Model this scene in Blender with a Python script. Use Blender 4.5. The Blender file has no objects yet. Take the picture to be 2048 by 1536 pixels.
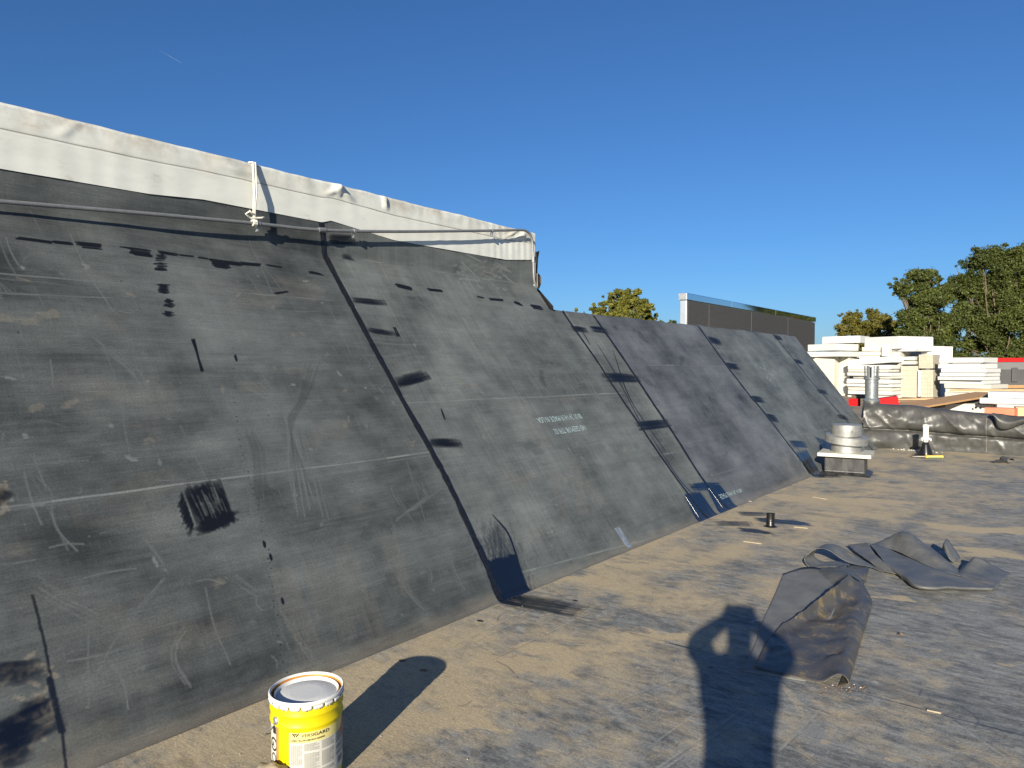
import bpy, bmesh, math, random
import numpy as np
from mathutils import Vector, Matrix, Quaternion, noise as mnoise
SC = bpy.context.scene
COL = SC.collection
R = math.radians
rng = np.random.default_rng(7)
random.seed(7)

# ------------------------------------------------------------------ camera, sky, sun, exposure
EYE, FPX, YAW, PITCH = 1.69, 1420.0, R(38.6), R(1.33)
cam_d = bpy.data.cameras.new('camera'); cam = bpy.data.objects.new('camera', cam_d); COL.objects.link(cam)
cam_d.sensor_width = 36; cam_d.lens = 36 * FPX / 2048; cam_d.clip_start = 0.02; cam_d.clip_end = 20000
cam.location = (0, 0, EYE); cam.rotation_euler = (R(90) - PITCH, 0, YAW)
SC.camera = cam
SUN_EL, SUN_AZ = R(18.07), R(20.7)                     # light travels towards -X +Y, sun behind and right of the camera
world = bpy.data.worlds.new('World'); SC.world = world; world.use_nodes = True
wn = world.node_tree.nodes; wl = world.node_tree.links
sky = wn.new('ShaderNodeTexSky'); sky.sky_type = 'NISHITA'; sky.sun_disc = False
sky.sun_elevation = SUN_EL; sky.sun_rotation = R(180) - SUN_AZ
sky.air_density = 1.0; sky.dust_density = 0.45; sky.ozone_density = 8.8; sky.altitude = 0
hs = wn.new('ShaderNodeHueSaturation'); hs.inputs['Saturation'].default_value = 1.0
wl.new(sky.outputs[0], hs.inputs['Color']); wl.new(hs.outputs[0], wn['Background'].inputs[0])
wn['Background'].inputs[1].default_value = 0.065
sun_d = bpy.data.lights.new('sun', 'SUN'); sun_d.energy = 5.0; sun_d.angle = R(0.53); sun_d.color = (1.0, 0.91, 0.75)
sun = bpy.data.objects.new('sun', sun_d); COL.objects.link(sun); sun.location = (5, -12, 9)
sdir = Vector((-math.sin(SUN_AZ) * math.cos(SUN_EL), math.cos(SUN_AZ) * math.cos(SUN_EL), -math.sin(SUN_EL)))
sun.rotation_euler = sdir.to_track_quat('-Z', 'Y').to_euler()
SC.view_settings.view_transform = 'Standard'; SC.view_settings.look = 'None'
SC.view_settings.exposure = 0.85; SC.view_settings.gamma = 1.0; SC.view_settings.use_curve_mapping = False

# ------------------------------------------------------------------ survey helpers: points of the photograph to places in the world
fw = np.array([-math.sin(YAW) * math.cos(PITCH), math.cos(YAW) * math.cos(PITCH), -math.sin(PITCH)])
rt = np.array([math.cos(YAW), math.sin(YAW), 0]); upv = np.cross(rt, fw); CAM = np.array([0, 0, EYE])
def ray(x, y): return fw + rt * (x - 1024) / FPX - upv * (y - 768) / FPX
def gz(x, y, z=0.0):
    r = ray(x, y); return CAM + r * (z - EYE) / r[2]
def atY(x, y, Y):
    r = ray(x, y); return CAM + r * Y / r[1]
def atX(x, y, X):
    r = ray(x, y); return CAM + r * X / r[0]
ANG = R(53); XB = -3.25; SLN = np.array([math.sin(ANG), 0, math.cos(ANG)])
XWALL = -5.30; SBRK = 2.70 / math.sin(ANG); SRIDGE = 2.38 / math.sin(ANG)
def ys(x, y):                                            # (distance along the wall, distance up the slope)
    r = ray(x, y); t = ((np.array([XB, 0, 0]) - CAM) @ SLN) / (r @ SLN); p = CAM + t * r
    s = p[2] / math.sin(ANG)
    if s > SBRK and p[1] < 7.1:
        q = atX(x, y, XWALL); return np.array([q[1], SBRK + q[2] - 2.70])
    return np.array([p[1], s])

# ------------------------------------------------------------------ object helpers
def tag(o, label=None, cat=None, group=None, kind=None):
    if label: o['label'] = label
    if cat: o['category'] = cat
    if group: o['group'] = group
    if kind: o['kind'] = kind
    return o
def thing(name, label, cat, loc=(0, 0, 0), rz=0.0, group=None):
    o = bpy.data.objects.new(name, None); COL.objects.link(o); o.location = loc; o.rotation_euler = (0, 0, rz)
    o.empty_display_size = 0.1
    return tag(o, label, cat, group)
def link(name, me, mat=None, parent=None, smooth=False):
    o = bpy.data.objects.new(name, me); COL.objects.link(o)
    if mat is not None:
        for m in (mat if isinstance(mat, (list, tuple)) else [mat]): me.materials.append(m)
    if smooth:
        me.polygons.foreach_set('use_smooth', [True] * len(me.polygons))
    if parent is not None: o.parent = parent
    return o
class MB:
    def __init__(s): s.v = []; s.f = []; s.mi = []
    def add(s, vs, fs, mi=0):
        b = len(s.v); s.v += [tuple(p) for p in vs]; s.f += [tuple(b + i for i in f) for f in fs]; s.mi += [mi] * len(fs); return s
    def box(s, c, d, M=None, mi=0):
        vs = [Vector((sx * d[0] / 2, sy * d[1] / 2, sz * d[2] / 2)) for sx in (-1, 1) for sy in (-1, 1) for sz in (-1, 1)]
        if M is not None: vs = [M @ p for p in vs]
        vs = [p + Vector(c) for p in vs]
        return s.add(vs, [(0, 1, 3, 2), (4, 6, 7, 5), (0, 4, 5, 1), (2, 3, 7, 6), (0, 2, 6, 4), (1, 5, 7, 3)], mi)
    def tube(s, pts, r, n=8, caps=True, mi=0):
        pts = [Vector(p) for p in pts]; rs = r if isinstance(r, (list, tuple)) else [r] * len(pts)
        vs = []; ref = None
        for i, p in enumerate(pts):
            d = (pts[min(i + 1, len(pts) - 1)] - pts[max(i - 1, 0)]).normalized()
            a = Vector((0, 0, 1)) if ref is None else ref
            if ref is None and abs(d.z) > 0.9: a = Vector((1, 0, 0))
            u = (a - d * a.dot(d)).normalized(); w = d.cross(u); ref = u
            vs += [p + (u * math.cos(2 * math.pi * k / n) + w * math.sin(2 * math.pi * k / n)) * rs[i] for k in range(n)]
        fs = [(i * n + k, i * n + (k + 1) % n, (i + 1) * n + (k + 1) % n, (i + 1) * n + k) for i in range(len(pts) - 1) for k in range(n)]
        if caps: fs += [tuple(range(n - 1, -1, -1)), tuple((len(pts) - 1) * n + k for k in range(n))]
        return s.add(vs, fs, mi)
    def lathe(s, prof, n=32, M=None, a0=0.0, a1=2 * math.pi, mi=0):
        full = abs(a1 - a0 - 2 * math.pi) < 1e-6; m = n if full else n + 1
        vs = [Vector((r * math.cos(a0 + (a1 - a0) * k / n), r * math.sin(a0 + (a1 - a0) * k / n), z)) for r, z in prof for k in range(m)]
        if M is not None: vs = [M @ p for p in vs]
        fs = []
        for i in range(len(prof) - 1):
            for k in range(n):
                k2 = (k + 1) % m
                fs.append((i * m + k, i * m + k2, (i + 1) * m + k2, (i + 1) * m + k))
        return s.add(vs, fs, mi)
    def grid(s, P, mi=0):
        h, w = P.shape[:2]; vs = P.reshape(-1, 3).tolist()
        fs = [(i * w + j, i * w + j + 1, (i + 1) * w + j + 1, (i + 1) * w + j) for i in range(h - 1) for j in range(w - 1)]
        return s.add(vs, fs, mi)
    def mesh(s, name, clean=True):
        me = bpy.data.meshes.new(name); me.from_pydata([tuple(v) for v in s.v], [], s.f)
        if any(s.mi): me.polygons.foreach_set('material_index', s.mi)
        if clean:
            bm = bmesh.new(); bm.from_mesh(me); bmesh.ops.remove_doubles(bm, verts=bm.verts, dist=1e-5)
            bmesh.ops.recalc_face_normals(bm, faces=bm.faces); bm.to_mesh(me); bm.free()
        me.update(); return me
    def build(s, name, mat, parent=None, smooth=False, auto=None, bevel=None):
        o = link(name, s.mesh(name), mat, parent, smooth)
        if bevel:
            m = o.modifiers.new('bevel', 'BEVEL'); m.width = bevel; m.segments = 2; m.limit_method = 'ANGLE'
        if auto is not None: o.data.set_sharp_from_angle(angle=R(auto))
        return o
def catmull(P, n, axis=0):                               # smooth resampling of a control lattice along one axis
    P = np.moveaxis(np.asarray(P, float), axis, 0); k = P.shape[0]
    E = np.concatenate([2 * P[:1] - P[1:2], P, 2 * P[-1:] - P[-2:-1]])
    t = np.linspace(0, k - 1 - 1e-9, n); i = t.astype(int); f = (t - i).reshape((-1,) + (1,) * (P.ndim - 1))
    a, b, c, d = E[i], E[i + 1], E[i + 2], E[i + 3]
    o = 0.5 * (2 * b + (c - a) * f + (2 * a - 5 * b + 4 * c - d) * f ** 2 + (3 * b - a - 3 * c + d) * f ** 3)
    return np.moveaxis(o, 0, axis)
def sheet_uv(me, fn):
    uv = me.uv_layers.new(name='UVMap'); co = np.empty(len(me.vertices) * 3); me.vertices.foreach_get('co', co); co = co.reshape(-1, 3)
    li = np.empty(len(me.loops), dtype=np.int32); me.loops.foreach_get('vertex_index', li)
    uv.data.foreach_set('uv', fn(co)[li].astype(np.float32).ravel())

# ------------------------------------------------------------------ material helpers
def nt(name):
    m = bpy.data.materials.new(name); m.use_nodes = True
    return m, m.node_tree.nodes, m.node_tree.links, m.node_tree.nodes['Principled BSDF']
def mat(name, c1, c2=None, scale=8.0, rough=0.6, metal=0.0, bump=0.0, bscale=60.0, stretch=(1, 1, 1), rvar=0.0, spec=0.5, c3=None, s3=2.0, t3=0.62):
    m, N, L, P = nt(name); c2 = c2 or tuple(min(1, x * 1.25) for x in c1)
    tc = N.new('ShaderNodeTexCoord'); mp = N.new('ShaderNodeMapping'); mp.inputs['Scale'].default_value = stretch
    L.new(tc.outputs['Object'], mp.inputs[0])
    no = N.new('ShaderNodeTexNoise'); no.inputs['Scale'].default_value = scale; no.inputs['Detail'].default_value = 6; no.inputs['Roughness'].default_value = 0.62
    L.new(mp.outputs[0], no.inputs['Vector'])
    rp = N.new('ShaderNodeValToRGB'); rp.color_ramp.elements[0].position = 0.32; rp.color_ramp.elements[1].position = 0.68
    rp.color_ramp.elements[0].color = (*c1, 1); rp.color_ramp.elements[1].color = (*c2, 1)
    L.new(no.outputs['Fac'], rp.inputs[0]); col = rp.outputs[0]
    if c3:
        n3 = N.new('ShaderNodeTexNoise'); n3.inputs['Scale'].default_value = s3; n3.inputs['Detail'].default_value = 8; n3.inputs['Roughness'].default_value = 0.7
        L.new(mp.outputs[0], n3.inputs['Vector'])
        r3 = N.new('ShaderNodeValToRGB'); r3.color_ramp.elements[0].position = t3; r3.color_ramp.elements[1].position = t3 + 0.08
        L.new(n3.outputs['Fac'], r3.inputs[0])
        mx = N.new('ShaderNodeMixRGB'); L.new(r3.outputs[0], mx.inputs[0]); L.new(col, mx.inputs[1]); mx.inputs[2].default_value = (*c3, 1); col = mx.outputs[0]
    L.new(col, P.inputs['Base Color'])
    P.inputs['Roughness'].default_value = rough; P.inputs['Metallic'].default_value = metal; P.inputs['Specular IOR Level'].default_value = spec
    if rvar:
        mr = N.new('ShaderNodeMapRange'); mr.inputs['To Min'].default_value = rough - rvar; mr.inputs['To Max'].default_value = rough + rvar
        L.new(no.outputs['Fac'], mr.inputs[0]); L.new(mr.outputs[0], P.inputs['Roughness'])
    if bump:
        nb = N.new('ShaderNodeTexNoise'); nb.inputs['Scale'].default_value = bscale; nb.inputs['Detail'].default_value = 5
        L.new(mp.outputs[0], nb.inputs['Vector'])
        b = N.new('ShaderNodeBump'); b.inputs['Strength'].default_value = bump; b.inputs['Distance'].default_value = 0.01
        L.new(nb.outputs['Fac'], b.inputs['Height']); L.new(b.outputs[0], P.inputs['Normal'])
    return m

# ------------------------------------------------------------------ wear masks (computed here, stroke by stroke)
def vnoise(h, w, cy, cx, g=rng):
    gh, gw = int(h / cy) + 4, int(w / cx) + 4; G = g.random((gh, gw), dtype=np.float32)
    y = np.arange(h, dtype=np.float32) / cy; x = np.arange(w, dtype=np.float32) / cx
    iy = y.astype(int); ix = x.astype(int); fy = (y - iy); fx = (x - ix); fy = (fy * fy * (3 - 2 * fy))[:, None]; fx = (fx * fx * (3 - 2 * fx))[None, :]
    A = G[iy] * (1 - fy) + G[iy + 1] * fy
    return A[:, ix] * (1 - fx) + A[:, ix + 1] * fx
def fbm(h, w, cy, cx, o=5, p=0.55):
    s = 0; a = 1; t = 0
    for _ in range(o):
        s = s + a * vnoise(h, w, max(cy, 1.01), max(cx, 1.01)); t += a; a *= p; cy /= 2; cx /= 2
    return s / t
def sstep(a, b, x): t = np.clip((x - a) / (b - a), 0, 1); return t * t * (3 - 2 * t)
class Mask:
    def __init__(s, u0, u1, v0, v1, ppm):
        s.u0, s.v0, s.ppm = u0, v0, ppm; s.w = int((u1 - u0) * ppm); s.h = int((v1 - v0) * ppm); s.u1, s.v1 = u1, v1
        s.a = np.zeros((s.h, s.w, 4), np.float32); s.a[..., 3] = 1
    def seg(s, p, q, r0, r1, val, ch=0, soft=1.0, mode='max'):
        r0 = max(r0, 0.45 / s.ppm); r1 = max(r1, 0.45 / s.ppm)
        p = ((p[0] - s.u0) * s.ppm, (p[1] - s.v0) * s.ppm); q = ((q[0] - s.u0) * s.ppm, (q[1] - s.v0) * s.ppm); a, b = r0 * s.ppm, r1 * s.ppm
        m = max(a, b) * (1 + soft) + 2
        x0, x1 = int(max(0, min(p[0], q[0]) - m)), int(min(s.w, max(p[0], q[0]) + m + 1)); y0, y1 = int(max(0, min(p[1], q[1]) - m)), int(min(s.h, max(p[1], q[1]) + m + 1))
        if x1 <= x0 or y1 <= y0: return
        X = np.arange(x0, x1, dtype=np.float32)[None] + .5; Y = np.arange(y0, y1, dtype=np.float32)[:, None] + .5
        dx, dy = q[0] - p[0], q[1] - p[1]; L2 = dx * dx + dy * dy + 1e-6
        t = np.clip(((X - p[0]) * dx + (Y - p[1]) * dy) / L2, 0, 1); d = np.hypot(X - p[0] - t * dx, Y - p[1] - t * dy)
        r = a + (b - a) * t; v = val * np.clip((r * (1 + soft) + .7 - d) / (r * soft + .9), 0, 1)
        T = s.a[y0:y1, x0:x1, ch]
        if mode == 'max': np.maximum(T, v, out=T)
        elif mode == 'erase': T *= (1 - v)
        else: T += v * (1 - T)
    def path(s, pts, r, val, ch=0, soft=1.0, taper=True, wob=0.0, sub=8, mode='max'):
        P = catmull(np.array(pts, float), max(2, sub * (len(pts) - 1) + 1)); n = len(P)
        if wob: P = P + rng.normal(0, wob, P.shape)
        for i in range(n - 1):
            k0 = math.sin(math.pi * (i + .3) / n) ** .5 if taper else 1; k1 = math.sin(math.pi * min(1, (i + 1.3) / n)) ** .5 if taper and i < n - 2 else (.3 if taper else 1)
            s.seg(P[i], P[i + 1], r * k0, r * k1, val, ch, soft, mode)
    def brush(s, pts, width, val, ch=1, n=None, rag=.25, hair=.006):   # many hairs laid side by side along a path, building up tone
        pts = np.array(pts, float); d = pts[-1] - pts[0]; L = np.hypot(*d); nrm = np.array([-d[1], d[0]]) / (L + 1e-9); add = n is None
        n = n or max(8, int(width / hair * 4.5))
        for k in range(n):
            o = (rng.random() - .5) * width * (1 - .25 * rng.random()); e0, e1 = rag * rng.random() ** 1.5, 1 - rag * rng.random() ** 1.5
            P = pts[0] + (catmull(pts, 9) - pts[0]); a, b = int(e0 * 8), max(int(e0 * 8) + 1, int(round(e1 * 8)))
            Q = P[a:b + 1] + nrm * o + np.cumsum(rng.normal(0, .0015, (b + 1 - a, 2)), 0); Q[0] = Q[0] + (P[min(8, a + 1)] - P[a]) * rng.random()
            v = val * (.26 if add else 1) * (.35 + .65 * rng.random())
            if add: s.seg(Q[0], Q[-1], hair * (.4 + rng.random()), hair * (.3 + .8 * rng.random()), v, ch, 1.4, 'add'); continue
            for i in range(len(Q) - 1): s.seg(Q[i], Q[i + 1], hair * (.4 + rng.random()), hair * (.4 + rng.random()), v, ch, 1.2, 'max')
    def blob(s, c, ru, rv, val, ch=2, rot=0.0, rough=.5):
        m = max(ru, rv) * 1.5; x0, x1 = int(max(0, (c[0] - m - s.u0) * s.ppm)), int(min(s.w, (c[0] + m - s.u0) * s.ppm)); y0, y1 = int(max(0, (c[1] - m - s.v0) * s.ppm)), int(min(s.h, (c[1] + m - s.v0) * s.ppm))
        if x1 - x0 < 2 or y1 - y0 < 2: return
        X = (np.arange(x0, x1) + .5)[None] / s.ppm + s.u0 - c[0]; Y = (np.arange(y0, y1) + .5)[:, None] / s.ppm + s.v0 - c[1]
        U = (X * math.cos(rot) + Y * math.sin(rot)) / ru; V = (-X * math.sin(rot) + Y * math.cos(rot)) / rv
        n = fbm(y1 - y0, x1 - x0, max(3, rv * s.ppm * .7), max(3, ru * s.ppm * .7), 4); d = np.hypot(U, V) + (n - .5) * 2 * rough
        T = s.a[y0:y1, x0:x1, ch]; np.maximum(T, val * sstep(1.1, .55, d), out=T)
    def image(s, name):
        im = bpy.data.images.new(name, s.w, s.h, alpha=True); im.colorspace_settings.name = 'Non-Color'
        im.pixels.foreach_set(np.clip(s.a, 0, 1).astype(np.float32).ravel()); im.update(); im.pack(); return im

# --- the sloped wall: R dust and scuffs, G wet black primer, B tan dirt
SM = Mask(-2.0, 18.0, -0.4, 4.2, 230)
def spx(pts): return [ys(*p) for p in pts]
h, w = SM.h, SM.w
U = (np.arange(w) / SM.ppm + SM.u0)[None]; V = (np.arange(h) / SM.ppm + SM.v0)[:, None]
hor = fbm(h, w, 2.4, 120, 3, .7); hor2 = fbm(h, w, 22, 200, 6, .6); ver = fbm(h, w, 170, 4, 4, .7); blt = fbm(h, w, 110, 130, 7, .6); mid_ = fbm(h, w, 22, 60, 7, .72)
sm = sstep(3.7, 4.3, U)
base = (1 - sm) * (.15 * hor + .08 * ver) + sm * (.12 * hor + .22 * ver) + 0.20 * hor2 + .80 * blt + .26 * mid_
SM.a[..., 0] = np.clip(.36 + 1.12 * (base - base.mean()) + .05 * sm, 0.02, .8)
dirt = fbm(h, w, 60, 90, 6)
SM.a[..., 2] = np.clip(sstep(.60, .85, dirt) * .22 + sstep(.10, .0, V + .10 * (fbm(h, w, 25, 60, 4) - .5)) * (.30 + .5 * fbm(h, w, 12, 40, 4)), 0, 1)
def soft_path(pts, r, val, ch=0, soft=1.6, sub=5): SM.path(pts, r, val, ch, soft, True, 0, sub)
for k in range(700):                                     # drag lines up and down the slope
    u = rng.uniform(4.05, 17) if rng.random() < .85 else rng.uniform(0.2, 4); v = rng.uniform(.1, 3.0); L = rng.gamma(1.6, .2); sl = rng.normal(.05, .14)
    soft_path([(u, v), (u - sl * L * .5 + rng.normal(0, .012), v + L * .5), (u - sl * L, v + L)], rng.uniform(.0006, .002), rng.uniform(.3, .55))
for k in range(150):                                     # wide faint wipes
    u, v = rng.uniform(.3, 16), rng.uniform(.1, 2.9); L = rng.gamma(2, .16); a = rng.normal(1.5, .5)
    SM.brush([(u, v), (u + math.cos(a) * L * .5 + rng.normal(0, .05), v + math.sin(a) * L * .5), (u + math.cos(a) * L, v + math.sin(a) * L)], rng.uniform(.03, .12), rng.uniform(.38, .52), 0, n=int(rng.integers(4, 12)), hair=.003, rag=.6)
for k in range(7):                                       # short scribbles and rubbed crescents on the near sheet
    u, v = rng.uniform(.8, 4), rng.uniform(.2, 2.7); r = rng.uniform(.03, .16); a0 = rng.uniform(0, 6.3); a = np.linspace(a0, a0 + rng.uniform(.6, 1.8), 5)
    soft_path([(u + r * math.cos(t), v + .7 * r * math.sin(t)) for t in a], rng.uniform(.0008, .003), rng.uniform(.36, .55))
for k in range(260):                                     # level scratches
    u, v = rng.uniform(0, 7.5), rng.uniform(.3, 3.3); L = rng.gamma(1.6, .10)
    soft_path([(u, v), (u + L * .5, v + rng.normal(0, .01)), (u + L, v + rng.normal(0, .02))], rng.uniform(.0006, .0016), rng.uniform(.32, .55), sub=3)
for k in range(260):                                     # small rubbed flecks
    SM.blob((rng.uniform(.5, 13), rng.uniform(.1, 3.1)), rng.uniform(.008, .04), rng.uniform(.005, .02), rng.uniform(.4, .7), 0, rng.uniform(0, 3), .9)
for k in range(34):                                      # dusty hand and shoe smudges
    SM.blob((rng.uniform(.5, 15), rng.uniform(.1, 2.8)), rng.uniform(.015, .05), rng.uniform(.01, .03), rng.uniform(.25, .5), 2, rng.uniform(0, 3), .8)
for k in range(26):                                      # smeared black rubs
    SM.blob((rng.uniform(.5, 15), rng.uniform(.3, 2.8)), rng.uniform(.04, .25), rng.uniform(.03, .12), rng.uniform(.10, .24), 1, rng.uniform(0, 3), .8)
WL = [(1.15, 1.25), (1.9, 1.75), (2.6, .9)]
for k in range(7):                                       # fan of dark and pale scuffs where something was dragged past
    x = k * 13 + rng.uniform(-4, 4); o = rng.uniform(0, 40)
    soft_path(spx([(480 + x * .9, 745 + o), (545 + x * .3, 800 + o * .3), (572 + x * .35, 850), (575 + x * .7, 940), (585 + x * .9, 1000 + o)]), rng.uniform(.003, .008), rng.uniform(.42, .6), 0 if k % 2 else 0)
    soft_path(spx([(640 - x * .4, 720 + o), (615 - x * .2, 790 + o * .3), (585 - x * .1, 850), (580 + x * .5, 930 + o)]), rng.uniform(.003, .006), rng.uniform(.10, .2), 1)
    soft_path(spx([(490 + x * .3, 860 + o * .3), (505 + x * .3, 910), (508 + x * .35, 980 + o)]), .005, rng.uniform(.08, .18), 1)
for pts, r in [([(180, 1380), (240, 1270), (330, 1160)], .012), ([(340, 1150), (300, 1090), (280, 1070)], .008), ([(380, 1375), (350, 1330), (350, 1290), (375, 1250)], .010), ([(462, 1150), (500, 1180), (525, 1195)], .016), ([(800, 1150), (825, 1190), (850, 1215)], .02), ([(780, 1040), (800, 1100), (808, 1160)], .012), ([(900, 800), (935, 870), (985, 960)], .010), ([(930, 820), (990, 930), (1100, 1115)], .006), ([(1000, 640), (1040, 720), (1090, 800)], .006), ([(560, 1210), (610, 1300), (640, 1330)], .014)]:
    SM.brush(spx(pts), r * 3.2, .50, 0, n=14, hair=.0016, rag=.7)
for p, r in [((95, 628), .07), ((60, 642), .06), ((12, 636), .06), ((145, 806), .045), ((70, 816), .05), ((690, 781), .03), ((692, 848), .04), ((655, 709), .03), ((922, 768), .05), ((948, 770), .06), ((1130, 960), .05), ((1162, 966), .05), ((300, 880), .04), ((440, 1165), .04), ((825, 890), .05), ((1250, 898), .05)]:
    SM.blob(ys(*p), r * 1.0, r * .6, .38, 2, .4, 1.0)
for a, b, v in [((0, 1016), (860, 905), 1.0), ((0, 1022), (860, 912), .5), ((815, 806), (1245, 786), .9), ((815, 811), (1245, 792), .5), ((0, 546), (665, 602), .65), ((0, 585), (420, 606), .5), ((1265, 730), (1455, 733), .9), ((1445, 701), (1590, 709), .6), ((1590, 705), (1625, 708), .6), ((1425, 951), (1590, 906), .8), ((1590, 872), (1690, 851), .8), ((1310, 911), (1378, 900), .7), ((1035, 1147), (1395, 1052), .85), ((1150, 540), (1000, 520), .2), ((690, 516), (1060, 571), .8), ((700, 522), (1060, 577), .5), ((1170, 690), (1230, 700), .5)]:
    A, B = ys(*a), ys(*b); n = 14; P = [A + (B - A) * t for t in np.linspace(0, 1, n)]
    for i in range(n - 1): SM.seg(P[i], P[i + 1], .0036, .0036, v * rng.uniform(.6, 1), 0, 1.3)
for k in range(12):                                      # chalk rubbed over the fold at the far end
    p = np.array((rng.uniform(900, 1000), rng.uniform(505, 560))); SM.path(spx([p, p + (rng.uniform(10, 40), rng.uniform(5, 45))]), .006, .75, 0, 1.5)
for k in range(60):
    p = ys(rng.uniform(905, 1010), rng.uniform(520, 580)); SM.blob(p, .05, .02, .6, 0, .2, .7)
DASH = [(40, 477, 100, 485, 6), (110, 485, 143, 488, 6), (160, 490, 198, 494, 11), (247, 496, 263, 499, 3), (263, 504, 297, 508, 15), (318, 505, 350, 510, 6), (362, 511, 384, 513, 3), (398, 515, 418, 518, 3), (425, 526, 453, 530, 17), (453, 526, 480, 529, 9), (485, 527, 520, 530, 7), (535, 531, 560, 535, 4), (620, 544, 641, 548, 7), (795, 571, 822, 577, 7), (858, 579, 884, 582, 5), (955, 594, 966, 596, 3), (980, 598, 1005, 600, 5), (1030, 605, 1042, 609, 6), (1065, 614, 1083, 617, 9), (575, 585, 552, 588, 4), (385, 680, 401, 742, 5), (790, 655, 797, 672, 3)]
for x0, y0, x1, y1, th in DASH:                          # dashes of black tape along the old fastening line
    A, B = ys(x0, y0), ys(x1, y1); wd = abs(ys(x0, y0 - th / 2)[1] - ys(x0, y0 + th / 2)[1])
    if x0 == 385: wd = .02
    for k in range(max(3, int(wd / .004))):
        o = (rng.random() - .5) * (wd - .006); SM.seg(A + (rng.normal(0, .010), o), B + (rng.normal(0, .010), o), .004, .004, 1, 1, .4)
for cx, cy, hh, ww in [(322, 525, 34, 22), (329, 578, 18, 26), (338, 615, 34, 16)]:
    for k in range(34):
        x = cx + rng.normal(0, 3); y = cy + rng.uniform(-.5, .5) * hh; l = rng.uniform(.2, 1) * ww; SM.seg(ys(x - l * .5, y), ys(x + l * .4, y + 1), .003, .002, .95, 1, .6)
for a, b, wd, v in [((703, 601), (772, 606), .07, .8), ((735, 660), (790, 668), .06, .75), ((790, 767), (856, 750), .11, .95), ((857, 887), (922, 888), .09, .9), ((1203, 755), (1277, 757), .14, .95), ((1273, 853), (1338, 846), .13, .9), ((1143, 657), (1174, 661), .10, .8), ((1181, 658), (1214, 662), .11, .9), ((1418, 680), (1441, 684), .16, .9), ((1452, 731), (1477, 735), .14, .9), ((1502, 798), (1527, 800), .14, .85), ((1532, 835), (1555, 838), .16, .8), ((1582, 888), (1612, 890), .14, .8), ((1588, 722), (1605, 726), .12, .8), ((1634, 783), (1655, 786), .12, .6), ((1548, 674), (1564, 677), .14, .7), ((655, 480), (706, 481), .10, .7), ((682, 514), (707, 520), .07, .5), ((1675, 833), (1695, 836), .14, .7), ((1380, 975), (1440, 971), .10, .9)]:
    SM.brush(spx([a, ((a[0] + b[0]) / 2, (a[1] + b[1]) / 2 - 1), b]), wd, v * .8, 1, hair=.005, rag=.42)
for k in range(230):                                     # the big brushed patch on the near sheet
    t = rng.random(); p = np.array((366, 982)) + t * np.array((70, -20)) + rng.normal(0, 2, 2); L = rng.uniform(.15, .75); o = rng.uniform(-.05, .6); d = np.array((34, 80)) + rng.normal(0, 4, 2)
    SM.seg(ys(*(p + d * o)), ys(*(p + d * min(1.02, o + L))), rng.uniform(.002, .008), .003, rng.uniform(.12, .42), 1, 1.0, 'add')
for k in range(90):
    t = rng.random(); p = np.array((405, 1058)) + t * np.array((62, -28)) + rng.normal(0, 6, 2); SM.seg(ys(*p), ys(*(p + rng.uniform(-1, 1, 2) * (20, 8))), .010, .006, .4, 1, .8, 'add')
SM.blob(ys(404, 985), .045, .05, .9, 1, .3, .7)
for k in range(70):
    p = np.array((362, 985)) + rng.random() * np.array((24, 66)); SM.seg(ys(*p), ys(*(p + (rng.uniform(-12, 0), rng.uniform(8, 26)))), .002, .001, rng.uniform(.3, .6), 1, .9, 'add')
for k in range(26):                                      # thin bare streaks left by the brush
    p = np.array((380, 985)) + rng.random() * np.array((50, -14)); o = rng.uniform(0, .4); d = np.array((34, 76)); SM.seg(ys(*(p + d * o)), ys(*(p + d * (o + rng.uniform(.2, .5)))), .0025, .001, rng.uniform(.3, .7), 1, .6, 'erase')
for x, y in [(620, 1110), (660, 1150), (690, 1110), (730, 1190), (600, 1230), (650, 1280), (770, 1060), (560, 1130), (1100, 930), (1135, 900)]:   # brown dust wiped down the sheet
    SM.brush(spx([(x, y), (x + 18, y + 60), (x + 34, y + 130)]), .16, .17, 2, n=60, hair=.004, rag=.7)
for x0, y0, x1, y1, wd, v in [(-20, 1350, 92, 1336, .11, .85), (-20, 1488, 120, 1420, .16, .9), (-20, 1500, 60, 1475, .2, .95), (45, 1425, 100, 1400, .08, .6), (-10, 985, 14, 1000, .10, .7)]:
    SM.brush(spx([(x0, y0), ((x0 + x1) / 2, (y0 + y1) / 2 + 3), (x1, y1)]), wd, v * .55, 1, hair=.005, rag=.5)
    for k in range(14):
        t = rng.random(); p = ys(x0 + (x1 - x0) * t, y0 + (y1 - y0) * t); SM.blob(p + rng.normal(0, .035, 2), .03, .012, .7, 2, rng.uniform(0, 3), .8)
def seamline(pts, wd, v=.95):                            # primer wiped along a lap
    P = catmull(np.array(spx(pts)), 40)
    for i in range(39): SM.seg(P[i] + rng.normal(0, .0015, 2), P[i + 1], wd * rng.uniform(.8, 1.15), wd * rng.uniform(.8, 1.15), v, 1, .35)
LAPS = [[(640, 440), (645, 490), (675, 560), (740, 680), (805, 800), (860, 900), (915, 1005), (968, 1120), (1000, 1203)],
        [(1126, 624), (1178, 700), (1262, 825), (1348, 950), (1425, 1052)], [(1189, 633), (1258, 735), (1335, 850), (1400, 950), (1465, 1030)],
        [(1398, 654), (1452, 730), (1525, 822), (1585, 900), (1625, 950)], [(1550, 671), (1600, 735), (1640, 783), (1690, 838), (1745, 900)]]
seamline(LAPS[0], .024); seamline(LAPS[1], .017); seamline(LAPS[2], .021, .9); seamline(LAPS[3], .026, .9); seamline(LAPS[4], .02, .75)
seamline([(65, 1190), (85, 1270), (105, 1370), (122, 1450), (132, 1540)], .004, .8)
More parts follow.
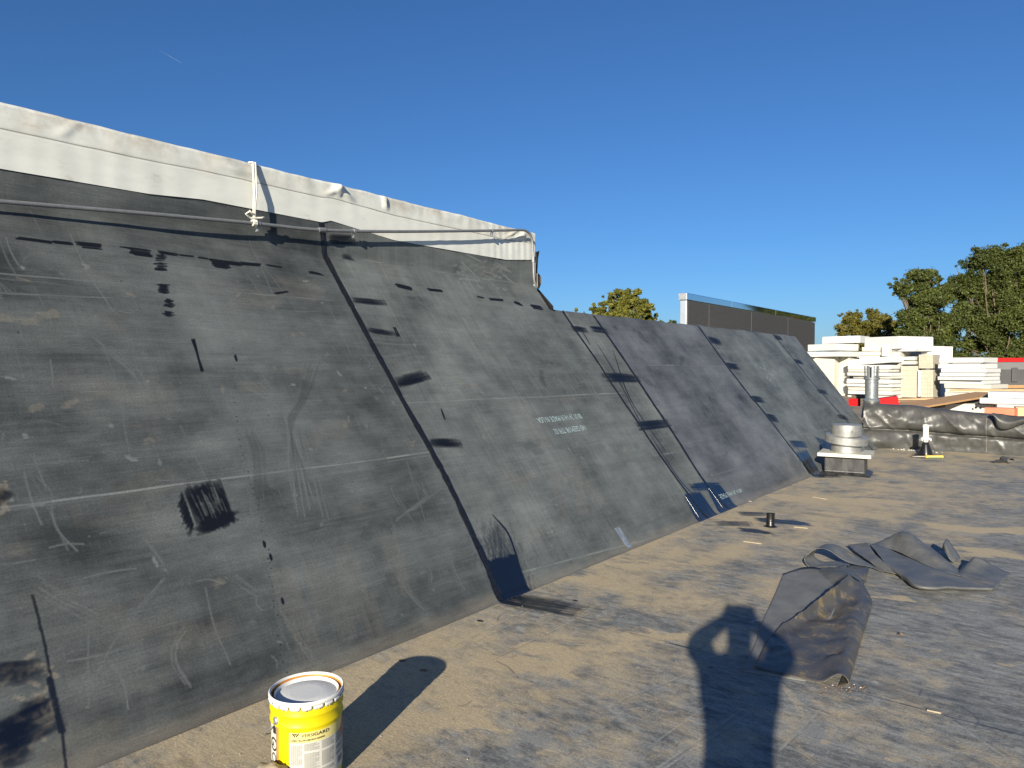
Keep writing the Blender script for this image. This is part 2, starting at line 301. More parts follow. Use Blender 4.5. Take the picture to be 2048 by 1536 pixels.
seamline([(100, 1360), (118, 1440), (124, 1462)], .010, .8)
for pts in [[(1195, 690), (1240, 765), (1285, 855)], [(1225, 700), (1262, 800), (1330, 900)], [(1300, 870), (1360, 960), (1400, 1000)], [(1160, 655), (1180, 690)], [(985, 1030), (1020, 1075), (1050, 1180)], [(882, 818), (890, 840)]]:
    SM.path(spx(pts), .007, .9, 1, .6)
for c0, c1, c2, n in [((985, 1035), (1005, 1125), 34, 420), ((1030, 1120), (1050, 1185), 22, 200), ((1385, 975), (1400, 1010), 16, 120), ((1425, 968), (1440, 985), 14, 90), ((1598, 898), (1615, 925), 12, 90), ((1650, 875), (1670, 890), 12, 60)]:
    for k in range(n):                                   # primer wiped thin above the wet patches
        t = rng.random() ** .7; p = np.array(c0) + t * (np.array(c1) - np.array(c0)) + np.array((rng.normal(0, c2 * (.45 + .4 * t)), 0)); SM.seg(ys(*p), ys(*(p + (rng.normal(3, 3), rng.uniform(6, 26)))), .004, .002, rng.uniform(.04, .16), 1, 1.6, 'add')
for poly, n in [([(968, 1124), (1030, 1108), (1060, 1190), (1000, 1210)], 120), ([(1368, 990), (1398, 982), (1442, 1044), (1400, 1056)], 90), ([(1412, 972), (1440, 970), (1480, 1025), (1440, 1032)], 90), ([(1590, 905), (1612, 900), (1642, 948), (1622, 955)], 60), ([(1628, 872), (1660, 884), (1700, 925), (1650, 905)], 60)]:
    a, b, c, d = [np.array(p, float) for p in poly]
    for k in range(n):
        s_ = (k + rng.random()) / n; e0, e1 = rng.random() * .12, 1 - rng.random() * .06; p, q = a + (b - a) * s_, d + (c - d) * s_
        A, B = ys(*(p + (q - p) * e0)), ys(*(p + (q - p) * e1)); B[1] = min(B[1], .02) if e1 > .9 else B[1]; SM.seg(A, B, .007, .006, rng.uniform(.2, .55), 1, .9, 'add')
for k in range(46):                                      # drips and spatter in a line down the near sheet
    t = k / 45; p = catmull(np.array([(465, 700), (480, 900), (520, 1030), (545, 1180), (575, 1380)], float), 46)[k] + rng.normal(0, 3, 2); SM.blob(ys(*p), .0045, .0045, .9, 1, 0, .2)
for p in [(527, 1082), (540, 1108), (563, 1196), (470, 710)]: SM.path(spx([p, (p[0] + 3, p[1] + 13)]), .006, 1, 1, .5)
for k in range(70): SM.blob((rng.uniform(.6, 12), rng.uniform(.05, 3)), .005, .005, rng.uniform(.5, 1), int(rng.integers(0, 3)), 0, .3)
for st in [[(1527, 731), (1533, 745)], [(1519, 734), (1531, 740)], [(1534, 750), (1534, 757), (1543, 765)], [(1534, 751), (1541, 757), (1541, 762)], [(1543, 765), (1552, 772)], [(1541, 757), (1550, 765)], [(1536, 747), (1549, 759)], [(1537, 741), (1540, 748), (1546, 752)], [(1542, 746), (1545, 751)], [(1546, 749), (1549, 754)]]:
    P = spx(st)
    for i in range(len(P) - 1): SM.seg(P[i], P[i + 1], .012, .012, 1, 0, .5)
SM.a[..., 0] *= 1 - .9 * SM.a[..., 1]
IMG_S = SM.image('slope_wear')

# --- the flat roof: R tan dirt, G black primer and grime, B pale scuffs
FM = Mask(-3.6, 5.4, -1.0, 17.4, 190)
h, w = FM.h, FM.w; U = (np.arange(w) / FM.ppm + FM.u0)[None]; V = (np.arange(h) / FM.ppm + FM.v0)[:, None]
f1 = fbm(h, w, 110, 70, 7, .66); f2 = fbm(h, w, 30, 36, 7, .68); f3 = fbm(h, w, 7, 16, 4, .75); f4 = fbm(h, w, 200, 160, 4)
near = sstep(-.4, -2.9, U - .10 * (V - 4)); far = sstep(7, 13, V)
tan = .0 + .60 * near + .0 * far + 2.1 * (f1 - .5) + 1.2 * (f2 - .5) + .9 * (f3 - .5) + .3 * (f4 - .5)
tan -= .26 * sstep(-1.2, .6, U) * sstep(8, 4, V)
FM.a[..., 0] = np.clip(tan, 0, .95)
FM.a[..., 2] = np.clip(.30 + 1.7 * (fbm(h, w, 7, 20, 5, .8) - .5) + .5 * (fbm(h, w, 60, 120, 5) - .5), 0, .85)
FM.a[..., 1] = np.clip(1.6 * (fbm(h, w, 20, 60, 7, .66) - .585), 0, .30)
for k in range(750):
    u, v = rng.uniform(-3.2, 2.5), 1.2 + 11 * rng.random() ** 1.5; L = rng.gamma(1.6, .08); a = rng.choice([rng.normal(.1, .25), rng.normal(.95, .2), rng.uniform(0, 3.14)]); c = rng.normal(0, .2)
    FM.path([(u, v), (u + L * .5 * math.cos(a), v + L * .5 * math.sin(a)), (u + L * math.cos(a + c), v + L * math.sin(a + c))], rng.uniform(.0008, .003), rng.uniform(.25, .7), 2 if rng.random() < .85 else 1, 1.5, sub=4)
for k in range(150):
    u, v = rng.uniform(-3, 2), rng.uniform(1.3, 8); L = rng.gamma(2, .10); a = rng.normal(.6, .6)
    FM.brush([(u, v), (u + L * .5 * math.cos(a), v + L * .5 * math.sin(a)), (u + L * math.cos(a), v + L * math.sin(a + .2))], rng.uniform(.02, .10), rng.uniform(.4, .7), 2 if rng.random() < .75 else 0, n=int(rng.integers(4, 14)), hair=.003, rag=.5)
for k in range(420):                                     # scabs of dried mud and rubbed spots
    FM.blob((rng.uniform(-3.2, 2.2), 1.2 + 11 * rng.random() ** 1.4), rng.uniform(.01, .07), rng.uniform(.008, .03), rng.uniform(.4, .8), int(rng.choice([0, 0, 2, 2, 2])), rng.uniform(0, 3), .95)
for k in range(46):                                      # boot prints: a sole of tread bars
    u, v = rng.uniform(-2.6, 2.2), 2 + 8 * rng.random() ** 1.4; a = rng.normal(.4, .8); ca, sa = math.cos(a), math.sin(a); al = rng.uniform(.35, .7)
    for i in range(16):
        t = i / 15 * .27 - .135; hw = .045 * (1 - .25 * math.cos((t + .05) * 22)) * math.sqrt(max(0, 1 - (t / .145) ** 4))
        if rng.random() < .35: continue
        for sgn in (-1, 1):
            p = (u + t * ca, v + t * sa); q = (u + (t + .012) * ca - sgn * hw * sa, v + (t + .012) * sa + sgn * hw * ca); FM.seg(p, q, .003, .003, al * rng.uniform(.2, 1), 2, 1.6)
def fpx(p): return gz(*p)[:2]
FLAPS = [3.96, 7.22, 11.6]
for Y in FLAPS + [.9]:                                    # grime caught along the laps
    for k in range(26):
        u = rng.uniform(-3.2, 4.5); L = rng.uniform(.03, .4); FM.seg((u, Y + .01 + abs(rng.normal(0, .02))), (u + L, Y + .01 + abs(rng.normal(0, .02))), rng.uniform(.001, .006), .002, rng.uniform(.1, .4), 1, 1.6)
for Y in FLAPS + [.9]:                                    # the thin dirty line of the lap itself
    u = -3.3
    while u < 5:
        L = rng.uniform(.03, .22); o = .012 + .006 * math.sin(u * 3.1 + Y) + rng.normal(0, .0015)
        if rng.random() < .88: FM.seg((u, Y + o), (u + L, Y + o + rng.normal(0, .001)), rng.uniform(.004, .008), .004, rng.uniform(.4, .95) * (.55 if u < -2 else 1), 1, 1.0)
        if rng.random() < .3: FM.seg((u, Y - .05 + o), (u + L, Y - .05 + o), .002, .002, rng.uniform(.2, .5), 1, 1.2)
        u += L * .92
for (x0, y0), (x1, y1), r in [((1315, 1536), (1482, 1420), .004), ((1330, 1536), (1500, 1425), .003), ((1290, 1500), (1420, 1405), .002), ((905, 1292), (1075, 1208), .004), ((900, 1305), (1040, 1240), .002), ((1240, 1400), (1500, 1300), .002), ((1500, 1010), (1700, 965), .004), ((1700, 1000), (1790, 955), .004), ((980, 1320), (1180, 1225), .002), ((1560, 1500), (1640, 1420), .002), ((1900, 1440), (2020, 1520), .003), ((1600, 1140), (1700, 1095), .003), ((700, 1440), (860, 1370), .003)]:
    A, B = fpx((x0, y0)), fpx((x1, y1))
    for k in range(12): FM.seg(A + (B - A) * k / 12, A + (B - A) * (k + 1) / 12, r, r, rng.uniform(.4, .9), 2, 1.2); FM.seg(A + (B - A) * k / 12 + .012, A + (B - A) * (k + 1) / 12 + .012, r * .7, r * .7, rng.uniform(.1, .45), 1, 1.2)
for c, rr, v in [((1880, 1395), .30, .30), ((1790, 1385), .2, .35), ((1980, 1450), .22, .3), ((1690, 1010), .5, .18), ((1640, 1030), .4, .3), ((1900, 1080), .4, .2), ((1330, 1300), .15, .35)]: FM.blob(fpx(c), rr, rr * .16, v, 1, -.05, 1.2)
for c, rr in [((1110, 1490), .22), ((1420, 1500), .18), ((1750, 1240), .16), ((1600, 1460), .2)]: FM.blob(fpx(c), rr, rr * .5, .5, 2, .5, 1.6)
for k in range(34): FM.blob((rng.uniform(-1.7, 2.4), 3.97 + rng.normal(0, .05)), rng.uniform(.02, .16), rng.uniform(.01, .03), rng.uniform(.10, .5), 1, 0, 1.1)
FM.brush([(-3.4, 4.0), (-3.0, 4.04), (-2.55, 4.15)], .34, .55, 1, hair=.006, rag=.95); FM.brush([(-3.4, 3.98), (-3.1, 4.02), (-2.7, 4.11)], .27, 1.0, 1, hair=.006, rag=.9)
for c, d in [((1430, 1046), (75, 2)), ((1475, 1026), (60, 2))]:
    FM.brush([fpx(c), fpx((c[0] + d[0] / 2, c[1] + d[1])), fpx((c[0] + d[0], c[1] + d[1]))], .26, .95, 1, hair=.006, rag=.9)
FM.blob(gz(1560, 1043)[:2], .34, .18, 1, 1, .1, .5); FM.blob(gz(1508, 1062)[:2], .22, .11, 1, 1, .1, .45); FM.blob(gz(1640, 952)[:2], .3, .25, .9, 1, .2, .5); FM.blob(gz(1715, 948)[:2], .45, .35, .85, 1, .1, .5); FM.blob(gz(1846, 912)[:2], .35, .5, .6, 1, .1, .6); FM.blob(gz(1690, 906)[:2], .3, .6, .7, 1, .1, .6)
for p in [(1150, 1201), (960, 1242), (848, 1341), (805, 1322)]: FM.blob(gz(*p)[:2], .03, .02, 1, 1, .3, .3)
for k in range(40): FM.blob((rng.uniform(-3.1, 1), rng.uniform(1.3, 8)), .008, .006, .9, 1, 0, .3)
for c, r in [((1180, 1160), .3), ((1060, 1330), .28), ((1110, 1300), .22), ((890, 1395), .2), ((1290, 1130), .3), ((1580, 995), .5), ((1690, 1000), .6), ((1320, 1275), .2), ((930, 1440), .22), ((1775, 1195), .15), ((1980, 1105), .4), ((1960, 1060), .5)]:
    FM.blob(gz(*c)[:2], r * 1.1, r * .5, 1.0, 0, .5, 1.4)
IMG_F = FM.image('roof_wear')

def wear_mat(name, img, M, build):
    m, N, L, P = nt(name)
    uv = N.new('ShaderNodeUVMap'); mp = N.new('ShaderNodeMapping'); mp.vector_type = 'TEXTURE'
    mp.inputs['Location'].default_value = (M.u0, M.v0, 0); mp.inputs['Scale'].default_value = (M.w / M.ppm, M.h / M.ppm, 1)
    L.new(uv.outputs[0], mp.inputs[0]); im = N.new('ShaderNodeTexImage'); im.image = img; im.extension = 'MIRROR'; im.interpolation = 'Cubic'; L.new(mp.outputs[0], im.inputs[0])
    sp = N.new('ShaderNodeSeparateColor'); L.new(im.outputs[0], sp.inputs[0])
    fine = N.new('ShaderNodeTexNoise'); fine.inputs['Scale'].default_value = 90; fine.inputs['Detail'].default_value = 6; fine.inputs['Roughness'].default_value = .7
    L.new(uv.outputs[0], fine.inputs['Vector'])
    def ramp(fac, a, b):
        r = N.new('ShaderNodeMapRange'); r.inputs['From Min'].default_value = a; r.inputs['From Max'].default_value = b; L.new(fac, r.inputs[0]); return r.outputs[0]
    def mix(f, a, b, t='MIX'):
        x = N.new('ShaderNodeMixRGB'); x.blend_type = t
        if isinstance(f, float): x.inputs[0].default_value = f
        else: L.new(f, x.inputs[0])
        for i, c in ((1, a), (2, b)):
            if isinstance(c, tuple): x.inputs[i].default_value = (*c, 1)
            else: L.new(c, x.inputs[i])
        return x.outputs[0]
    def math_(op, a, b):
        x = N.new('ShaderNodeMath'); x.operation = op; x.use_clamp = op != 'SUBTRACT'
        for i, c in ((0, a), (1, b)):
            if isinstance(c, (int, float)): x.inputs[i].default_value = c
            else: L.new(c, x.inputs[i])
        return x.outputs[0]
    def stretched(sx, sy, det):                          # striations running along the sheet
        q = N.new('ShaderNodeMapping'); q.inputs['Scale'].default_value = (sx, sy, 1); L.new(uv.outputs[0], q.inputs[0])
        n = N.new('ShaderNodeTexNoise'); n.inputs['Scale'].default_value = 1; n.inputs['Detail'].default_value = det; n.inputs['Roughness'].default_value = .65; L.new(q.outputs[0], n.inputs['Vector']); return ramp(n.outputs['Fac'], .28, .72)
    build(N, L, P, sp.outputs, ramp(fine.outputs['Fac'], .27, .73), ramp, mix, math_, stretched); return m
def slope_nodes(N, L, P, ch, fine, ramp, mix, mth, stretched):
    lev = stretched(5, 170, 4); upr = stretched(150, 3.5, 4)
    c = mix(ch[0], (.024, .0275, .0285), (.170, .186, .184))
    at = N.new('ShaderNodeAttribute'); at.attribute_name = 'tint'; c = mix(1.0, c, at.outputs['Color'], 'MULTIPLY')
    c = mix(mth('MULTIPLY', ch[2], .62), c, (.22, .19, .145)); c = mix(.30, c, fine, 'OVERLAY'); c = mix(.15, c, lev, 'OVERLAY'); c = mix(.05, c, upr, 'OVERLAY')
    g = ramp(mth('ADD', ch[1], mth('MULTIPLY', mth('SUBTRACT', fine, .5), .2)), .06, .92); c = mix(g, c, (.005, .006, .009)); L.new(c, P.inputs['Base Color'])
    uvn = N.new('ShaderNodeUVMap'); sx = N.new('ShaderNodeSeparateXYZ'); L.new(uvn.outputs[0], sx.inputs[0]); wet = ramp(sx.outputs[1], .75, .40)
    r = mix(g, (.62,) * 3, mix(wet, (.50,) * 3, (.15,) * 3)); L.new(r, P.inputs['Roughness']); s = mix(g, (.35,) * 3, mix(wet, (.30,) * 3, (1.0,) * 3)); L.new(s, P.inputs['Specular IOR Level'])
    b = N.new('ShaderNodeBump'); b.inputs['Strength'].default_value = .12; b.inputs['Distance'].default_value = .004
    L.new(mth('ADD', mth('MULTIPLY', fine, .6), mth('MULTIPLY', ch[0], .5)), b.inputs['Height']); L.new(b.outputs[0], P.inputs['Normal'])
def floor_nodes(N, L, P, ch, fine, ramp, mix, mth, stretched):
    str_ = stretched(24, 70, 5)
    c = mix(ch[2], (.100, .108, .112), (.33, .335, .32))
    t = ramp(mth('ADD', ch[0], mth('ADD', mth('MULTIPLY', mth('SUBTRACT', fine, .5), .55), mth('MULTIPLY', mth('SUBTRACT', str_, .5), .22))), .0, 1.05); c = mix(mth('MULTIPLY', t, .95), c, (.43, .35, .225)); c = mix(.34, c, fine, 'OVERLAY'); c = mix(.15, c, str_, 'OVERLAY')
    g = ramp(mth('ADD', ch[1], mth('MULTIPLY', mth('SUBTRACT', fine, .5), .25)), .12, .9); c = mix(g, c, (.010, .011, .013)); L.new(c, P.inputs['Base Color'])
    r = mix(g, (.68,) * 3, (.25,) * 3); L.new(r, P.inputs['Roughness']); s = mix(g, (.3,) * 3, (.8,) * 3); L.new(s, P.inputs['Specular IOR Level'])
    b = N.new('ShaderNodeBump'); b.inputs['Strength'].default_value = .35; b.inputs['Distance'].default_value = .004
    L.new(mth('ADD', mth('MULTIPLY', fine, .6), mth('MULTIPLY', ch[2], .6)), b.inputs['Height']); L.new(b.outputs[0], P.inputs['Normal'])
M_SLOPE = wear_mat('black_membrane_slope', IMG_S, SM, slope_nodes)
M_FLOOR = wear_mat('dusty_membrane_roof', IMG_F, FM, floor_nodes)
M_BLACK = mat('black_sealant', (.006, .006, .007), (.014, .014, .015), 30, .32, bump=.2)
M_EPDM = mat('new_black_membrane', (.045, .045, .043), (.08, .078, .072), 5, .42, bump=.1, bscale=25, rvar=.1, c3=(.10, .095, .08), s3=3, t3=.62)
M_SCRAP = mat('dusty_membrane_scrap', (.070, .073, .073), (.13, .13, .124), 7, .46, bump=.15, bscale=40, rvar=.12, c3=(.17, .14, .09), s3=4, t3=.60)
M_SCRAPL = mat('pale_dusty_scrap', (.11, .115, .115), (.18, .18, .172), 7, .6, bump=.15, bscale=40, c3=(.20, .18, .14), s3=4, t3=.6)
M_SCRAPY = mat('stained_membrane_scrap', (.045, .046, .050), (.092, .082, .066), 5, .40, bump=.35, bscale=50, c3=(.16, .125, .07), s3=10, t3=.54)
M_WHITE = mat('white_membrane', (.60, .61, .565), (.67, .68, .635), 3, .62, bump=.12, bscale=9, c3=(.53, .50, .44), s3=2.6, t3=.60, stretch=(1, 1, 2.4))
def top_grime(m):                                        # rain-washed dirt along the upper edge of the parapet wrap
    N, L = m.node_tree.nodes, m.node_tree.links; P = N['Principled BSDF']; src = P.inputs['Base Color'].links[0].from_socket
    tc = N.new('ShaderNodeTexCoord'); sx = N.new('ShaderNodeSeparateXYZ'); L.new(tc.outputs['Object'], sx.inputs[0]); a = N.new('ShaderNodeMapRange'); a.inputs['From Min'].default_value = .24; a.inputs['From Max'].default_value = .47; L.new(sx.outputs[2], a.inputs[0])
    no = N.new('ShaderNodeTexNoise'); no.inputs['Scale'].default_value = 4; no.inputs['Detail'].default_value = 8; no.inputs['Roughness'].default_value = .72; L.new(tc.outputs['Object'], no.inputs['Vector']); b = N.new('ShaderNodeMapRange'); b.inputs['From Min'].default_value = .42; b.inputs['From Max'].default_value = .66; L.new(no.outputs['Fac'], b.inputs[0])
    mu = N.new('ShaderNodeMath'); mu.operation = 'MULTIPLY'; L.new(a.outputs[0], mu.inputs[0]); L.new(b.outputs[0], mu.inputs[1]); mx = N.new('ShaderNodeMixRGB'); L.new(mu.outputs[0], mx.inputs[0]); L.new(src, mx.inputs[1]); mx.inputs[2].default_value = (.36, .315, .235, 1); L.new(mx.outputs[0], P.inputs['Base Color'])
top_grime(M_WHITE)
M_GALV = mat('galvanised_steel', (.34, .355, .36), (.50, .51, .52), 14, .48, .75, bump=.03, rvar=.08)
M_ALU = mat('weathered_aluminium', (.30, .305, .295), (.43, .425, .40), 12, .5, .7, bump=.1, rvar=.08)
M_CONDUIT = mat('conduit_steel', (.20, .21, .215), (.27, .275, .275), 20, .5, .5)
M_MIRROR = mat('polished_coping', (.72, .74, .76), (.76, .78, .80), 3, .06, 1.0)
M_DPANEL = mat('dark_wall_panel', (.050, .047, .042), (.068, .063, .056), 3, .55, bump=.1, stretch=(.4, .4, 4), c3=(.085, .078, .066), s3=5, t3=.62)
M_RED = mat('red_metal', (.36, .006, .008), (.42, .008, .010), 3, .6, spec=.15)
M_PVC = mat('white_pvc', (.72, .70, .62), (.80, .78, .70), 20, .4)
M_FOAM = [mat('foam_white_%s' % n, a, b, 9, .85, bump=.3, bscale=80, c3=c, s3=3, t3=.66) for n, a, b, c in [('clean', (.52, .52, .50), (.57, .57, .55), (.48, .46, .41)), ('cream', (.50, .48, .41), (.55, .53, .46), (.45, .41, .31)), ('aged', (.38, .345, .27), (.46, .42, .335), (.33, .28, .19))]]
M_WOOD = mat('weathered_plywood', (.34, .19, .08), (.46, .28, .13), 6, .7, bump=.2, stretch=(1, 8, 8))
M_PINE = mat('pine_board', (.46, .25, .12), (.58, .35, .18), 6, .65, bump=.1, stretch=(1, 8, 8))
M_DWOOD = mat('dark_plywood', (.07, .05, .035), (.12, .085, .055), 6, .75, bump=.2)
M_TERRA = mat('terracotta_orange_block', (.50, .17, .09), (.58, .22, .12), 5, .7, bump=.1)
M_ORANGE2 = mat('pale_orange_block', (.66, .34, .18), (.72, .40, .22), 5, .7, bump=.1)

# ------------------------------------------------------------------ ground far below and the roof
m_ground = mat('grass_ground', (.045, .065, .02), (.085, .10, .035), .3, .95)
g = MB(); g.add([(-4000, -4000, -5.5), (4000, -4000, -5.5), (4000, 4000, -5.5), (-4000, 4000, -5.5)], [(0, 1, 2, 3)])
tag(g.build('ground', m_ground), kind='structure')
slab = MB(); slab.box((3.0, 5.8, -2.8), (13.4, 27, 5.39)); deck = slab.build('roof', mat('roof_edge_masonry', (.2, .19, .17), None, 4, .8)); tag(deck, kind='structure')
def floor_sheet(y0, y1, lift, jog=0):
    nx, ny = 90, max(6, int((y1 - y0) * 14)); xs = np.concatenate([np.linspace(-3.6, 2.5, nx), np.linspace(2.9, 9.5, 12)]); yy = np.linspace(y0, y1, ny)
    X, Y = np.meshgrid(xs, yy); Z = np.zeros_like(X)
    for i in range(ny):
        for j in range(len(xs)):
            Z[i, j] = .004 * mnoise.noise((xs[j] * 1.3, yy[i] * 1.3, 3.1)) + .0025 * mnoise.noise((xs[j] * 5, yy[i] * 2.4, 1.1))
    edge = np.clip((yy - y0) / .3, 0, 1)[:, None]; Z += lift * np.clip((yy - y1 + .35) / .3, 0, 1)[:, None] + .0005 - .001 * (1 - edge)
    Y = Y + np.where((yy == y1)[:, None], np.array([.012 * mnoise.noise((x * 1.7, y1, 0)) for x in xs])[None], 0)
    mb = MB(); mb.grid(np.stack([X, Y, Z], -1))
    L = len(xs); mb.add([(x, y, z) for x, y, z in zip(X[-1], Y[-1], Z[-1])], []); q0 = len(mb.v) - L; mb.add([(x, y, z - .006) for x, y, z in zip(X[-1], Y[-1], Z[-1])], []); b = len(mb.v) - L       # the lap's cut edge
    for j in range(L - 1): q = q0 + j; mb.f.append((q, q + 1, b + j + 1, b + j)); mb.mi.append(0)
    me = mb.mesh('membrane_sheet', clean=False); sheet_uv(me, lambda co: co[:, :2]); return link('membrane_sheet', me, M_FLOOR, deck, True)
YB = [-7.5, .9] + FLAPS + [16.75]
for i in range(len(YB) - 1): floor_sheet(YB[i] - .05, YB[i + 1] + (.012 if i < len(YB) - 2 else 0), .003)

# ------------------------------------------------------------------ the sloped membrane wall
slope = thing('sloped_wall', 'tall sloping wall covered in scuffed black rubber membrane along the left of the roof', 'wall', (XB, 0, 0))
RC = 0.16                                                # radius of the fillet at the foot
def prof(s, upper):
    """point (x from the foot line, z) of the membrane at distance s up the slope"""
    f = .035
    if s < f:                                            # swept foot, running out on to the roof
        t = (s + f) / (2 * f)
        return (f * (1 - t) - math.cos(ANG) * f * t * t, math.sin(ANG) * f * t * t)
    if upper:
        if s <= SBRK: return (-math.cos(ANG) * s, math.sin(ANG) * s)
        return (-math.cos(ANG) * SBRK, 2.70 + s - SBRK)
    if s <= SRIDGE: return (-math.cos(ANG) * s, math.sin(ANG) * s)
    return (-math.cos(ANG) * SRIDGE - (s - SRIDGE), 2.38 + .02)
def swell(y, s_):                                        # how far the membrane stands off the wall
    k = min(1, max(0, (s_ - .05) / .3))
    return k * (.010 * mnoise.noise((y * 1.1, s_ * 1.6, 5)) + .0045 * mnoise.noise((y * 4, s_ * 1.3, 9)) + .0022 * mnoise.noise((y * 1.5, s_ * 9, 2))) + .0025
def slope_sheet(y0, y1, upper, lift, tint, topfn=None, name='membrane_sheet', cut=True):
    ny = max(8, int((y1 - y0) * 26)); yy = np.linspace(y0, y1, ny); s1 = (SBRK + .46) if upper else SRIDGE + .35
    ss = np.concatenate([np.linspace(-.035, .14, 14), np.linspace(.18, s1, 90)]); P = np.zeros((len(ss), ny, 3)); UVs = np.zeros((len(ss), ny, 2))
    for j, y in enumerate(yy):
        top = topfn(y) if topfn else s1
        for i, s in enumerate(ss):
            s_ = s if s < .2 else .2 + (s - .2) * (top - .2) / (s1 - .2)
            x, z = prof(s_, upper); x2, z2 = prof(s_ + .004, upper); n = Vector((z2 - z, -(x2 - x))).normalized()
            if n.x < 0: n = -n
            d = swell(y, s_)
            d += lift * max(0, 1 - (y - y0) / .12)
            if not upper and s_ > SRIDGE: d += .015 * mnoise.noise((y * 1.6, 0, 4))
            P[i, j] = (x + n.x * d, y, z + n.y * d); UVs[i, j] = (y, s_)
    mb = MB(); mb.grid(P)
    for i in range(len(ss)):                              # cut edge of the lap
        mb.v.append(tuple(P[i, 0])); mb.v.append((P[i, 0, 0] - .005 * SLN[0], P[i, 0, 1], P[i, 0, 2] - .005 * SLN[2]))
    b = len(P.reshape(-1, 3))
    for i in range(len(ss) - 1 if cut else 0): mb.f.append((b + 2 * i, b + 2 * i + 2, b + 2 * i + 3, b + 2 * i + 1)); mb.mi.append(0)
    me = mb.mesh(name, clean=False)
    uv = np.concatenate([UVs.reshape(-1, 2), np.repeat(UVs[:, 0], 2, 0)]); sheet_uv(me, lambda co: uv)
    ca = me.color_attributes.new('tint', 'FLOAT_COLOR', 'POINT'); ca.data.foreach_set('color', np.tile(np.array((*tint, 1), np.float32), len(me.vertices)))
    return link(name, me, M_SLOPE, slope, True)
SEAM_Y = [ys(*l[4 if i == 0 else 2])[0] for i, l in enumerate(LAPS)]
def whitebot(y): return np.interp(y, [-1, 1.5, 2.4, 2.8, 3.9, 4.0, 4.75, 5.6, 6.5, 7.05], [2.97, 2.97, 2.985, 3.02, 3.02, 3.05, 2.98, 2.985, 2.995, 3.06])
tops = lambda y: SBRK + float(whitebot(y)) + .012 * mnoise.noise((y * 2.2, 1, 1)) - 2.70
slope_sheet(-4.5, .92, True, 0, (.95, .95, .96), tops)
slope_sheet(.90, SEAM_Y[0] + .02, True, .002, (1, 1, 1), tops)
slope_sheet(SEAM_Y[0], 7.06, True, .002, (1.12, 1.12, 1.1), tops)
slope_sheet(7.03, SEAM_Y[1] + .02, False, -.002, (1.12, 1.12, 1.1), cut=False)
slope_sheet(SEAM_Y[1], SEAM_Y[2] + .02, False, .002, (1.1, 1.09, 1.06))
slope_sheet(SEAM_Y[2], SEAM_Y[3] + .02, False, .002, (.98, .97, 1.06))
slope_sheet(SEAM_Y[3], SEAM_Y[4] + .02, False, .002, (1.08, 1.1, 1.11))
slope_sheet(SEAM_Y[4], 16.65, False, .002, (1.0, 1.02, 1.06))
for pts, wd in zip(LAPS, (.018, .014, .016, .018, .014)):  # bead of sealant pressed along each lap
    P = catmull(np.array(spx(pts)), 60); mb = MB(); rows = []
    for (y, s_) in P:
        up_ = y < 7.06; s_ = max(s_, .0); x, z = prof(s_, up_); row = []
        up2 = up_ and s_ > SBRK; nx_, nz_ = (1, 0) if up2 else (SLN[0], SLN[2])
        for o, hgt in ((-wd, .0), (-wd * .6, .003), (wd * .6, .0045), (wd, .0015)):
            hgt += swell(y, s_) + .0012; row.append((x + nx_ * hgt, y + o * (1 + .3 * mnoise.noise((s_ * 9, y, 0))), z + nz_ * hgt))
        rows.append(row)
    mb.grid(np.array(rows)); mb.build('lap_sealant', M_BLACK, slope, True)
core = MB()                                               # the body of the wall behind the membrane
def prism(mb, prof2, y0, y1):
    n = len(prof2); mb.add([(x, y0, z) for x, z in prof2] + [(x, y1, z) for x, z in prof2], [tuple(range(n)), tuple(range(2 * n - 1, n - 1, -1))] + [(i, i + n, (i + 1) % n + n, (i + 1) % n) for i in range(n)])
ct = 1 / math.tan(ANG)
prism(core, [(-.03, -.02), (-ct * 2.68 - .03, 2.68), (-ct * 2.68 - .03, 3.16), (-2.6, 3.16), (-2.6, -.02)], -4.5, 7.03)
prism(core, [(-.03, -.02), (-ct * 2.36 - .03, 2.365), (-2.4, 2.365), (-2.4, -.02)], 7.035, 16.6)
core.build('wall_body', mat('wall_core', (.035, .035, .036), None, 5, .6), slope)
m_print = mat('faded_cyan_print', (.26, .36, .38), (.36, .46, .48), 60, .7)
def text_mesh(s, size, font_bold=False, spacing=1.0):
    c = bpy.data.curves.new('txt', 'FONT'); c.body = s; c.size = size; c.space_character = spacing; c.resolution_u = 3
    if font_bold: c.offset = size * .018
    o = bpy.data.objects.new('txt', c); COL.objects.link(o); bpy.context.view_layer.update()
    me = bpy.data.meshes.new_from_object(o.evaluated_get(bpy.context.evaluated_depsgraph_get())); bpy.data.objects.remove(o); bpy.data.curves.remove(c); return me
def slope_text(s, right, left, hgt):                     # printed upside down: reads from the far end back towards the near end
    A, B = ys(*right), ys(*left); me = text_mesh(s, 1.0); co = np.empty(len(me.vertices) * 3); me.vertices.foreach_get('co', co); co = co.reshape(-1, 3)
    wd = co[:, 0].max(); d = B - A; L = np.hypot(*d); d = d / L; up2 = np.array([d[1], -d[0]]) if False else np.array([0, -1.0])
    q = A + np.outer(co[:, 0] / wd * L, d) + np.outer(co[:, 1] * hgt / .7, up2); out = np.zeros((len(q), 3))
    for i, (y, s_) in enumerate(q): x, z = prof(max(s_, .13), y < 7.06); e_ = swell(y, s_) + .004; out[i] = (x + SLN[0] * e_, y, z + SLN[2] * e_)
    me.vertices.foreach_set('co', out.ravel()); me.update(); link('printed_text', me, m_print, slope)
slope_text('08 01 24 14:19 MADE IN USA', (1160, 827), (1072, 836), .065)
slope_text('145 GEEM FR TFR 02', (1168, 850), (1105, 859), .065)
slope_text('08 01 24 14:42 MADE', (1480, 978), (1436, 990), .075)
